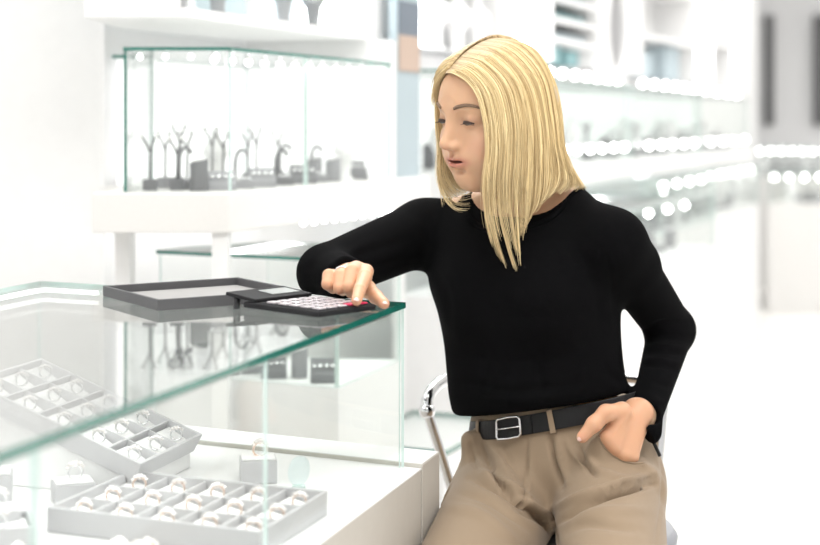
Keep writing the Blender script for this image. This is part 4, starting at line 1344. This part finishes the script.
# --- black sweater
def build_sweater():
    h = .0034
    F = Field((-.215, 2.28, .745), (.52, 2.72, 1.175), h)
    A = Field((-.215, 2.28, .745), (.52, 2.72, 1.175), h)
    A.cone(elL, wrL, .0370, .0235, k=0)
    A.cone(wrL, P(647, 431, 2.385), .0235, .0225, k=.01)
    wv = P(637, 421, 2.385)
    A.plane_cut(wv, (-.80, -.25, -.50), lo=wv - np.array([.07, .06, .07]), hi=wv + .045, k=.002)
    A.cone(wv + np.array([.015, 0, .01]), wv - np.array([.02, 0, .01]), .0195, .0195, k=.002, op='sub')
    A.cone(elR, wrR, .0405, .0330, k=0)
    d = wrR - elR; d /= np.linalg.norm(d); wv = wrR + d * .004
    A.plane_cut(wv, d, lo=wv - np.array([.05, .045, .05]), hi=wv + .05, k=.002)
    A.cone(wv - d * .02, wv + d * .03, .024, .024, k=.002, op='sub')
    A.cone(shL, P(630, 264, 2.46), .0475, .0450, k=.02)
    A.cone(shL, elL, .0460, .0370, k=.015)
    A.cone(shR, elR, .0520, .0425, k=.015)
    A.plane_cut((0, 0, .9958), (0, 0, -1), lo=(-.215, 2.2, .95), hi=(-.035, 2.50, 1.02), k=.006)
    F.loft(TL, TF, torso, k=.0)
    for s_ in (1, -1):        # bust
        c = P(532, 294, 2.5) + TF * .072 + TL * .052 * s_
        F.ell(c, (.056, .050, .060), R=[TL, TF, (0, 0, 1)], k=.04)
    # tuck at the hem: slanted plane, the hem rolls in over the belt
    F.plane_cut(P(556, 401, 2.5), (.19 * TL[0], .19 * TL[1], -1.0), lo=(.02, 2.3, .74), hi=(.45, 2.70, .87), k=.012)
    F.cone(neckB - np.array([0, 0, .012]), P(556, 212, 2.495), .044, .046, k=.03)
    F.cone(P(556, 212, 2.495), shL, .0465, .0475, k=.030)
    F.cone(neckB - np.array([0, 0, .012]), shR, .044, .0475, k=.040)
    F._put((slice(None), slice(None), slice(None)), A.f, .022, 'add')
    # neckline opening
    nc = P(525, 184, 2.505)
    F.ell(nc, (.088, .084, .066), R=[TL, TF, (0, 0, 1)], k=.004, op='sub')
    v, q = F.mesh()
    v = relax(v, q, 3, .5)
    st = [([(603, 250), (612, 280), (615, 320)], 4, -.004), ([(586, 262), (598, 300), (600, 345)], 6, -.002),
          ([(648, 330), (662, 322), (690, 322)], 2.5, -.0035), ([(645, 342), (664, 338), (692, 340)], 2.5, -.0030), ([(645, 354), (664, 352), (690, 356)], 2.5, -.0028),
          ([(642, 366), (660, 366), (684, 372)], 2.5, -.0025), ([(640, 335), (664, 330), (693, 331)], 2.5, .003), ([(645, 348), (662, 346), (690, 349)], 2.5, .0025), ([(642, 360), (660, 360), (684, 365)], 2.5, .0025),
          ([(652, 380), (668, 386), (680, 380)], 3, -.0025), ([(648, 394), (660, 402), (672, 402)], 3, .002),
          ([(340, 262), (372, 250), (410, 240)], 5, -.0025), ([(330, 270), (345, 256), (372, 240)], 4, .002), ([(372, 268), (400, 262), (428, 266)], 4, -.003),
          ([(305, 262), (318, 272), (322, 292)], 4, -.002), ([(316, 254), (330, 266), (334, 290)], 4, .002),
          ([(430, 262), (446, 292), (450, 330)], 5, -.003), ([(448, 250), (462, 285), (470, 330)], 7, .002),
          ([(470, 300), (520, 318), (580, 312)], 9, -.0025), ([(452, 345), (500, 362), (560, 358)], 7, -.002), ([(455, 372), (510, 384), (580, 374)], 6, .0025),
          ([(465, 392), (520, 400), (590, 388)], 5, .0035), ([(600, 360), (612, 378), (624, 384)], 4, -.0025), ([(480, 335), (487, 370), (484, 405)], 4, -.002), ([(505, 345), (510, 380), (508, 408)], 4, .002),
          ([(535, 350), (540, 380), (545, 405)], 4, -.002), ([(575, 340), (582, 372), (578, 400)], 5, .002)]
    v = sculpt(v, q, st)
    v = relax(v, q, 1, .4)
    return v, q
knit = new_mat('black_knit', (.0045, .0045, .005), .95, spec=.03, bump=.25, bscale=700, mottle=.3)
knit.node_tree.nodes['Principled BSDF'].inputs['Sheen Weight'].default_value = .004
sv, sq_ = build_sweater()
sweater = quads_obj('sweater', sv, sq_, knit, person, PO)
# ribbed collar
pts = []
bvs = BVHTree.FromPolygons([tuple(map(float, x)) for x in sv], [tuple(int(i) for i in x) for x in sq_])
nc = P(525, 184, 2.505)
for t in np.linspace(0, 2 * PI, 64)[:-1]:
    d = TL * math.cos(t) * .091 + TF * math.sin(t) * .085
    hit = bvs.ray_cast(Vector(tuple(nc + d + np.array([0, 0, .05]))), Vector((0, 0, -1)))
    if hit[0] is not None: pts.append(np.array(hit[0]))
pts = np.array(pts)
for _ in range(4): pts = (np.roll(pts, 1, 0) + pts * 2 + np.roll(pts, -1, 0)) / 4
HB().tube(list(pts), .0048, 10, closed=True).build('collar', knit, sweater)

# --- beige trousers
hipL = P(607, 484, 2.455); hipR = P(512, 486, 2.545); knL = P(618, 640, 2.06); knR = P(446, 625, 2.12)
pel = [lvl(395, 474, 634, 2.51, .102), lvl(410, 473, 640, 2.51, .104), lvl(425, 471, 646, 2.51, .106), lvl(440, 470, 652, 2.51, .112), lvl(458, 469, 657, 2.51, .118), lvl(476, 470, 661, 2.515, .120), lvl(500, 478, 662, 2.53, .115), lvl(520, 490, 655, 2.56, .10)]
footL = np.array([.36, 2.34, .19]); footR = np.array([.10, 2.40, .19])
def build_trousers():
    h = .0040
    F = Field((-.12, 1.90, .12), (.46, 2.72, .855), h)
    F.loft(TL, TF, pel, k=0)
    F.cone(hipL, knL, .0860, .070, k=.02)
    F.cone(hipR, knR, .0900, .076, k=.02)
    F.cone(P(470, 440, 2.49), P(474, 464, 2.49), .015, .018, k=.015)      # pocket standing away at the far hip
    lip = [(598, 433), (603, 443), (611, 452), (621, 458), (632, 461), (645, 461)]
    for (x0, y0), (x1, y1) in zip(lip[:-1], lip[1:]):
        F.cone(P(x0, y0 + 3, 2.352), P(x1, y1 + 3, 2.352), .0042, .0042, k=.006)
        F.cone(P(x0 + 2, y0 + 13, 2.362), P(x1 + 1, y1 + 13, 2.362), .0135, .0135, k=.010)
        F.cone(P(x0 + 3, y0 + 26, 2.380), P(x1 + 1, y1 + 26, 2.380), .022, .022, k=.03)
    F.ell(P(596, 520, 2.60), (.10, .09, .06), k=.04)
    F.ell(P(535, 520, 2.63), (.09, .09, .06), k=.04)
    F.cone(knL, footL + np.array([0, .0, .04]), .062, .045, k=.02)
    F.cone(knR, footR + np.array([0, .0, .04]), .062, .045, k=.02)
    F.plane_cut(P(555, 399, 2.5), (-SH * TL[0], -SH * TL[1], 1.0), lo=(.0, 2.3, .76), hi=(.46, 2.72, .86), k=.004)
    # gap between the thighs
    F.cone(P(557, 516, 2.39), P(556, 560, 2.2), .002, .004, k=.012, op='sub')
    F.plane_cut((0, 0, .6185), (0, 0, -1), lo=(.05, 2.372, .5), hi=(.47, 2.73, .66), k=.008)
    F.plane_cut((B[0] + nrm[0] * .0305, B[1] + nrm[1] * .0305, .5), (-nrm[0], -nrm[1], 0), lo=(-.12, 1.95, .1), hi=(.10, 2.43, .765), k=.006)
    v, q = F.mesh()
    v = relax(v, q, 3, .5)
    st = [([(527, 440), (526, 470), (524, 505)], 1.6, -0.00607), ([(531, 440), (530, 470), (529, 500)], 1.9, 0.00304),
          # pleats at her left front
          ([(550, 436), (556, 460), (562, 488)], 2.5, -0.01215), ([(557, 438), (562, 462), (568, 482)], 3.0, 0.00810),
          ([(566, 440), (574, 455), (590, 470)], 2.5, 0.00607), ([(578, 444), (584, 462), (596, 476)], 2.1, -0.01215), ([(588, 455), (596, 468), (606, 474)], 2.5, 0.00607),
          # waist pulls at her right front
          ([(478, 442), (492, 468), (510, 492)], 3.4, -0.01215), ([(486, 440), (506, 468), (522, 498)], 4.2, 0.00810), ([(505, 450), (514, 478), (526, 500)], 3.4, -0.00607), ([(470, 440), (472, 458), (480, 470)], 2.5, -0.00810),
          # crotch folds
          ([(522, 500), (545, 514), (556, 522)], 2.5, 0.01013), ([(516, 508), (540, 520), (555, 532)], 2.5, -0.01215),
          ([(556, 524), (580, 508), (612, 494), (655, 484)], 2.7, -0.02025), ([(548, 510), (580, 498), (620, 486), (655, 474)], 3.4, 0.01215),
          ([(600, 492), (630, 482), (655, 476)], 2.1, -0.01013), ([(590, 500), (630, 492), (660, 488)], 2.5, 0.00607),
          ([(470, 478), (500, 490), (530, 512), (552, 534)], 3.0, -0.01620), ([(475, 470), (505, 482), (535, 503)], 3.4, 0.01013),
          ([(455, 492), (490, 502), (530, 530)], 3.4, -0.00607), ([(440, 505), (480, 514), (520, 545)], 5.1, 0.00607),
          ([(660, 450), (663, 490), (655, 545)], 1.6, -0.00506), ([(570, 520), (600, 512), (650, 510)], 5.1, 0.00607), ([(566, 532), (590, 524), (640, 530)], 4.2, -0.00607),
          # pocket edge
          ([(604, 470), (625, 480), (650, 474)], 3.4, 0.00607)]
    v = sculpt(v, q, st)
    v = relax(v, q, 1, .3)
    return v, q
cloth = new_mat('beige_twill', (.30, .222, .150), .75, spec=.25, bump=.18, bscale=900, mottle=.05, sheen=.15)
tv, tq = build_trousers()
trousers = quads_obj('trousers', tv, tq, cloth, person, PO)
bvt = BVHTree.FromPolygons([tuple(map(float, x)) for x in tv], [tuple(int(i) for i in x) for x in tq])
def on_cloth(px, py, lift=.0):
    """point on the trouser surface seen at this pixel of the photograph's camera"""
    d = P(px, py, 1.0) - np.array([0, 0, CAMZ]); d /= np.linalg.norm(d)
    hit = bvt.ray_cast(Vector((0, 0, CAMZ)), Vector(tuple(d)))
    if hit[0] is None: return None, None
    return np.array(hit[0]) - d * lift, np.array(hit[1])
# stitched pocket edge and belt loops
pts = [on_cloth(x, y, .0006)[0] for x, y in curve_pts([(598, 435), (603, 445), (611, 454), (621, 460), (632, 463), (645, 463)], 22)]
pts = [p for p in pts if p is not None]
HB().tube(pts, .0014, 8).build('pocket_edge', cloth, trousers)

# --- belt: band around the waist ellipse, sheared up towards her left hip
M['leather'] = new_mat('black_leather', (.009, .009, .010), .42, bump=.2, bscale=400, spec=.3)
zb = P(0, 411, 2.5)[2]
def waist(t, dz, extra):
    z = zb + dz
    tab = np.array(sorted(pel, key=lambda r: r[0]))
    r = [float(smooth_interp(np.array([z]), tab[:, 0], tab[:, i])[0]) for i in range(5)]
    p = np.array([r[1], r[2], 0]) + TL * (r[3] + extra) * math.cos(t) + TF * (r[4] + extra) * math.sin(t)
    u = (p - np.array([r[1], r[2], 0])) @ TL
    return np.array([p[0], p[1], z + SH * u])
belt = None
m = HB(); n = 96; vs_ = []; prof = [(-.0145, .001), (-.0145, .0045), (.0145, .0045), (.0145, .001)]
for i in range(n):
    for (dz, ex) in prof: vs_.append(waist(2 * PI * i / n, dz - .006, ex))
m.add(vs_, [(i * 4 + k, i * 4 + (k + 1) % 4, ((i + 1) % n) * 4 + (k + 1) % 4, ((i + 1) % n) * 4 + k) for i in range(n) for k in range(4)], 0, False)
belt = m.build('belt', M['leather'], person, bevel=.0012)
def waist_t(px):
    ts = np.linspace(.05, PI - .05, 600)
    x = [to_px(waist(t, -.006, .005)[None])[0][0] for t in ts]
    return ts[int(np.argmin(np.abs(np.array(x) - px)))]
# waistband above and below the belt comes from the trousers; loops over the belt
for px in (478, 551):
    t = waist_t(px); dt = .028
    m = HB(); vs_ = []
    for dz, ex in ((-.026, .001), (-.024, .0055), (.010, .0070), (.012, .003)):
        for s in (-1, 1): vs_.append(waist(t + s * dt, dz, ex + .001))
    for dz, ex in ((-.026, -.001), (-.024, .0040), (.010, .0055), (.012, .001)):
        for s in (-1, 1): vs_.append(waist(t + s * dt, dz, ex + .001))
    fs_ = []
    for r in range(3): fs_ += [(2 * r, 2 * r + 1, 2 * r + 3, 2 * r + 2), (8 + 2 * r + 2, 8 + 2 * r + 3, 8 + 2 * r + 1, 8 + 2 * r), (2 * r, 2 * r + 2, 8 + 2 * r + 2, 8 + 2 * r), (2 * r + 1, 8 + 2 * r + 1, 8 + 2 * r + 3, 2 * r + 3)]
    m.add(vs_, fs_); m.build('belt_loop', cloth, trousers)
# buckle: open rectangle with rounded corners and a prong
t1_, t2_ = waist_t(498), waist_t(521)
path = [waist(t1_ + (t2_ - t1_) * a, -.006 + dz, .0078) for a, dz in ((.05, .0150), (.5, .0158), (.92, .0150), (1, .011), (1, 0), (1, -.011), (.92, -.0150), (.5, -.0158), (.05, -.0150), (0, -.011), (0, 0), (0, .011))]
bk = tag(HB().tube(path, .0019, 8, closed=True).build('buckle', M['silver'], belt), 'silver buckle')
HB().tube([waist(t1_ + (t2_ - t1_) * a, -.006, .0088) for a in (0.02, .5, 1.0)], .0012, 8).build('prong', M['silver'], bk) if False else HB().tube([waist(t1_ + (t2_ - t1_) * a, -.006, .0088) for a in (0.02, .5, 1.0)], .0012, 8).build('prong', M['silver'], belt)
tk = waist_t(530); m = HB()
vs_ = [waist(tk + s * .022, dz, ex) for s in (-1, 1) for dz, ex in ((-.0195, .001), (-.0195, .0062), (.0075, .0062), (.0075, .001))]
m.add(vs_, [(0, 1, 5, 4), (1, 2, 6, 5), (2, 3, 7, 6), (3, 0, 4, 7), (3, 2, 1, 0), (4, 5, 6, 7)]); m.build('keeper_loop', M['leather'], belt)
# small black strap hanging at her left hip
HB().tube([P(648, 430, 2.43), P(653, 441, 2.425), P(660, 456, 2.425)], [.003, .003, .0028], 8).build('belt_strap_end', M['leather'], belt)
# shoes resting on the stool's foot ring
M['shoe'] = new_mat('white_sneaker', (.8, .8, .78), .5)
for ft in (footL, footR):
    F = Field(ft + np.array([-.10, -.26, -.10]), ft + np.array([.10, .10, .10]), .005)
    F.cone(ft + [0, 0, .0], ft + [0, -.0, -.03], .040, .035, k=0)
    F.cone(ft + [0, .0, -.035], ft + [-.02, -.17, -.045], .036, .028, k=.03)
    F.plane_cut(ft + [0, 0, -.068], (0, 0, -1))
    v, q = F.mesh(); quads_obj('shoe', relax(v, q, 2), q, M['shoe'], person, PO)
# --- hair: guide curves in world space (pixel, pixel, depth offset from the head centre) made into strands
HY = float(HC[1])
def G(*pts): return np.array([P(x, y, HY + d) for x, y, d in pts])
def gc(pts, n=26): return curve_pts(pts, n)
near = [G((449, 70, -.045), (462, 76, -.070), (476, 92, -.086), (484, 118, -.092), (487, 150, -.090), (485, 182, -.088), (486, 212, -.082), (491, 240, -.075), (498, 264, -.072)),
        G((455, 63, -.040), (474, 68, -.078), (492, 88, -.094), (500, 120, -.098), (501, 152, -.096), (499, 184, -.092), (501, 215, -.084), (508, 244, -.075), (516, 270, -.070)),
        G((464, 54, -.032), (488, 60, -.075), (510, 84, -.090), (519, 120, -.092), (520, 152, -.090), (519, 182, -.088), (519, 206, -.082), (519, 230, -.074), (520, 262, -.068)),
        G((475, 46, -.020), (502, 52, -.060), (527, 80, -.072), (537, 118, -.073), (539, 150, -.070), (538, 178, -.066), (536, 198, -.062), (531, 210, -.060), (524, 214, -.062)),
        G((487, 40, -.005), (515, 48, -.040), (539, 76, -.048), (547, 114, -.046), (550, 146, -.042), (553, 168, -.036), (551, 182, -.036), (544, 194, -.042), (533, 206, -.048)),
        G((497, 38, .010), (526, 47, -.010), (545, 75, -.014), (554, 112, -.010), (557, 142, -.006), (562, 162, -.002), (568, 178, .004), (565, 188, .0), (550, 197, -.012)),
        G((505, 39, .030), (532, 51, .025), (550, 78, .024), (558, 113, .026), (560, 144, .028), (567, 166, .030), (577, 182, .030), (582, 187, .028), (585, 189, .028))]
NG = np.array([gc(g) for g in near])
def at_u(GG, u):
    x = u * (len(GG) - 1); i = int(min(len(GG) - 2, math.floor(x))); f = x - i
    w = f
    # smooth blend between neighbouring guides
    a = GG[max(0, i - 1)]; b = GG[i]; c = GG[i + 1]; d = GG[min(len(GG) - 1, i + 2)]
    return .5 * ((2 * b) + (-a + c) * f + (2 * a - 5 * b + 4 * c - d) * f ** 2 + (-a + 3 * b - 3 * c + d) * f ** 3)
def mirror(GG):
    out = []
    for g in GG:
        q = (g - HC) @ HR.T
        q[:, 0] *= -1
        out.append(HC + q @ HR)
    return np.array(out)
strands = []; tone = []; rads = []
r_ = np.random.RandomState(5)
def strand(path, rad, tn):
    strands.append(path); rads.append(rad); tone.append(tn)
def clump_set(GG, n, spread, rad, u0=0., u1=1., cut=(0.86, 1.0), lift=(0, .006), seedtone=0.0, wave=.0015):
    centre = HC + np.array([0, 0, .0])
    for k in range(n):
        u = u0 + (u1 - u0) * (k + r_.rand()) / n
        g = at_u(GG, np.clip(u, 0, 1)).copy()
        m = len(g); s = np.linspace(0, 1, m)
        end = r_.uniform(*cut)
        g = np.stack([np.interp(s * end, s, g[:, i]) for i in range(3)], 1)
        out = g - centre; out[:, 2] *= .2; out /= np.linalg.norm(out, axis=1)[:, None] + 1e-9
        l = r_.uniform(*lift)
        g += out * (l * np.clip(s * 6, .1, 1))[:, None]
        ph = r_.uniform(0, 6.28, 3); am = r_.uniform(.3, 1) * wave
        for i in range(3): g[:, i] += am * np.sin(s * r_.uniform(3, 7) + ph[i]) * np.clip(s * 2, 0, 1)
        g += (r_.randn(3) * spread)[None] * (np.clip(s * 1.5 - .3, 0, 1) ** 1.5)[:, None]
        strand(g, rad * r_.uniform(.6, 1.25), np.clip(.50 + .18 * r_.randn() + seedtone + .22 * math.sin(u * 67) + .14 * math.sin(u * 151 + 1), 0, 1))
clump_set(NG, 650, .0016, .00085, u0=0, u1=.40, cut=(.60, .76))
clump_set(NG, 520, .0016, .00085, u0=.40, u1=.72, cut=(.84, .98))
clump_set(NG, 480, .0016, .00085, u0=.72, u1=1, cut=(.78, .91))
clump_set(NG, 450, .003, .0005, cut=(.68, .83), lift=(.001, .005), wave=.003)
# long front locks over the sweater
for u_, n_, c_ in ((.015, 22, .90), (.06, 26, .97), (.11, 14, .86), (.16, 30, 1.0), (.20, 12, .90), (.25, 26, .94), (.30, 20, 1.0), (.35, 18, .93), (.08, 8, 1.0), (.40, 14, .88)):
    clump_set(NG, n_, .0010, .0007, u0=u_ - .009, u1=u_ + .009, cut=(c_ - .05, c_), lift=(.002, .005), wave=.002, seedtone=.2)
# far side
FG = mirror(NG)
sb = np.clip(np.linspace(0, 1, NG.shape[1]) / .16, 0, 1); sb = (sb * sb * (3 - 2 * sb))[None, :, None]
FG = NG[:, :1] * (1 - sb) + FG * sb + np.array([0, 0, .004]) * (1 - sb)
clump_set(FG, 900, .003, .0010, u0=.3, u1=1, cut=(.62, .80))
clump_set(FG, 260, .001, .0009, u0=.0, u1=.3, cut=(.22, .34))
far = [G((448, 71, -.045), (440, 78, -.020), (436, 92, .0), (436, 120, .030), (438, 148, .035), (437, 172, .030), (441, 192, .022), (452, 208, .012), (467, 211, .0)),
       G((449, 69, -.045), (442, 74, -.010), (438, 88, .012), (440, 118, .035), (443, 148, .040), (443, 170, .035), (449, 186, .030), (462, 196, .020), (478, 190, .012)),
       G((452, 65, -.04), (446, 68, .0), (444, 84, .03), (447, 118, .045), (450, 148, .045), (452, 168, .045), (458, 182, .040), (468, 190, .030), (480, 188, .02))]
FR = np.array([gc(g) for g in far])
clump_set(FR, 170, .0022, .0007, cut=(.66, 1.0), lift=(-.001, .001), wave=.002, seedtone=.2)
# a swept lock along the forehead edge
fl = np.array([gc(g) for g in [G((446, 73, -.050), (455, 74, -.070), (468, 82, -.085), (478, 97, -.092), (484, 122, -.094), (488, 150, -.092), (487, 185, -.090)),
                               G((448, 70, -.048), (458, 70, -.072), (472, 78, -.088), (483, 94, -.094), (489, 120, -.096), (492, 150, -.094), (491, 185, -.092)) ]])
clump_set(fl, 160, .0008, .0008, cut=(.8, 1.0), lift=(0, .004), wave=.001)
# under layer: closed cap over the skull and back curtain
hh = .0035
F = Field((-.115, -.145, -.22), (.115, .12, .14), hh)
F.ell((0, -.004, .023), (.0735, .0885, .0800), k=0)
F.cone((0, -.042, -.02), (0, -.055, -.10), .044, .036, k=.04)
F.cone((0, -.030, .0), (.005, -.045, -.08), .060, .045, k=.03)
F.ell((0, .085, -.028), (.068, .085, .092), k=.012, op='sub')     # face opening
F.ell((0, .02, -.11), (.048, .085, .085), k=.012, op='sub')
v, q = F.mesh(); v = relax(v, q, 4, .5)
capv = h2w(v); capq = q
hm = bpy.data.materials.new('blonde_hair'); hm.use_nodes = True
nt = hm.node_tree; hb = nt.nodes['Principled BSDF']
at = nt.nodes.new('ShaderNodeAttribute'); at.attribute_name = 'tone'; at.attribute_type = 'GEOMETRY'
nt.links.new(at.outputs['Color'], hb.inputs['Base Color'])
hb.inputs['Roughness'].default_value = .42
hb.inputs['Specular IOR Level'].default_value = .55
hb.inputs['Anisotropic'].default_value = .6
# strands to mesh
NSEG = 4
lo_c = np.array([.36, .22, .075]); hi_c = np.array([1.0, .81, .45]); root_c = np.array([.46, .35, .27])
allv = []; allq = []; allc = []; off = 0
for g, rad, tn in zip(strands, rads, tone):
    m = len(g)
    t = np.gradient(g, axis=0); t /= np.linalg.norm(t, axis=1)[:, None] + 1e-12
    ref = np.array([.3, .9, .2]); x = np.cross(t, ref); x /= np.linalg.norm(x, axis=1)[:, None] + 1e-12; y = np.cross(t, x)
    s = np.linspace(0, 1, m)
    rr = rad * (1 - .75 * s ** 4)
    ring = []
    for k in range(NSEG):
        a = 2 * PI * k / NSEG + .5
        ring.append(g + (x * math.cos(a) + y * math.sin(a)) * rr[:, None])
    vv = np.stack(ring, 1).reshape(-1, 3)
    i = np.arange(m - 1)[:, None] * NSEG; k = np.arange(NSEG)[None]; k2 = (k + 1) % NSEG
    qq = np.stack([i + k, i + k2, i + NSEG + k2, i + NSEG + k], -1).reshape(-1, 4)
    col = lo_c + (hi_c - lo_c) * tn
    w = np.clip(1 - s * 5, 0, 1)[:, None] * .55
    cc = col[None] * (1 - w) + root_c * w
    cc = cc + np.array([.03, .035, .04]) * s[:, None]
    allv.append(vv); allq.append(qq + off); allc.append(np.repeat(cc, NSEG, 0)); off += len(vv)
allv.append(capv); allq.append(capq + off); allc.append(np.tile(np.array([.60, .45, .27]), (len(capv), 1)))
hair = quads_obj('hair', np.concatenate(allv), np.concatenate(allq), hm, person, PO)
ca = hair.data.color_attributes.new('tone', 'FLOAT_COLOR', 'POINT')
cc = np.concatenate(allc); cc = np.c_[cc, np.ones(len(cc))]
ca.data.foreach_set('color', cc.astype(np.float32).ravel())

# ------------------------------------------------------------------ the stool she sits on
sc_ = P(574, 500, 2.555); SX, SY = float(sc_[0]), float(sc_[1])
stool = thing('bar_stool', 'chrome bar stool with a round grey seat and low tubular backrest under the woman', 'stool', (SX, SY, 0))
OS = (SX, SY, 0)
MB(OS).lathe([(.02, .571), (.150, .574), (.162, .586), (.164, .600), (.155, .613), (.02, .6175)], (SX, SY, 0), 40).build('seat', M['stoolseat'], stool)
ball = P(427, 411, 2.66); dn = P(452, 490, 2.66)
A_ = [dn + (dn - ball) * 1.2, dn, P(439, 448, 2.66), ball]
A_[0] = P(466, 535, 2.645)
MB(OS).tube(curve_pts(A_, 16), .0085, 12).build('back_support', M['chrome'], stool)
MB(OS).ball(ball, .014, 10).build('joint', M['chrome'], stool)
arc = [ball, P(428, 398, 2.665), P(434, 388, 2.68), P(446, 380, 2.70), P(470, 376, 2.735), P(560, 376, 2.76), P(640, 380, 2.735), P(660, 400, 2.70), P(660, 425, 2.68), P(655, 480, 2.66), P(648, 530, 2.64)]
MB(OS).tube(curve_pts(arc, 60), .0105, 12).build('backrest_hoop', M['chrome'], stool)
for k in range(4):
    a = k * PI / 2
    MB(OS).tube([(SX + .09 * math.cos(a), SY + .09 * math.sin(a), .572), (SX + .19 * math.cos(a), SY + .19 * math.sin(a), .0)], .011, 12).build('leg', M['chrome'], stool)
pts = [(SX + .19 * math.cos(a), SY + .19 * math.sin(a), .115) for a in np.linspace(0, 2 * PI, 40)[:-1]]
MB(OS).tube(pts, .008, 10, closed=True).build('foot_ring', M['chrome'], stool)
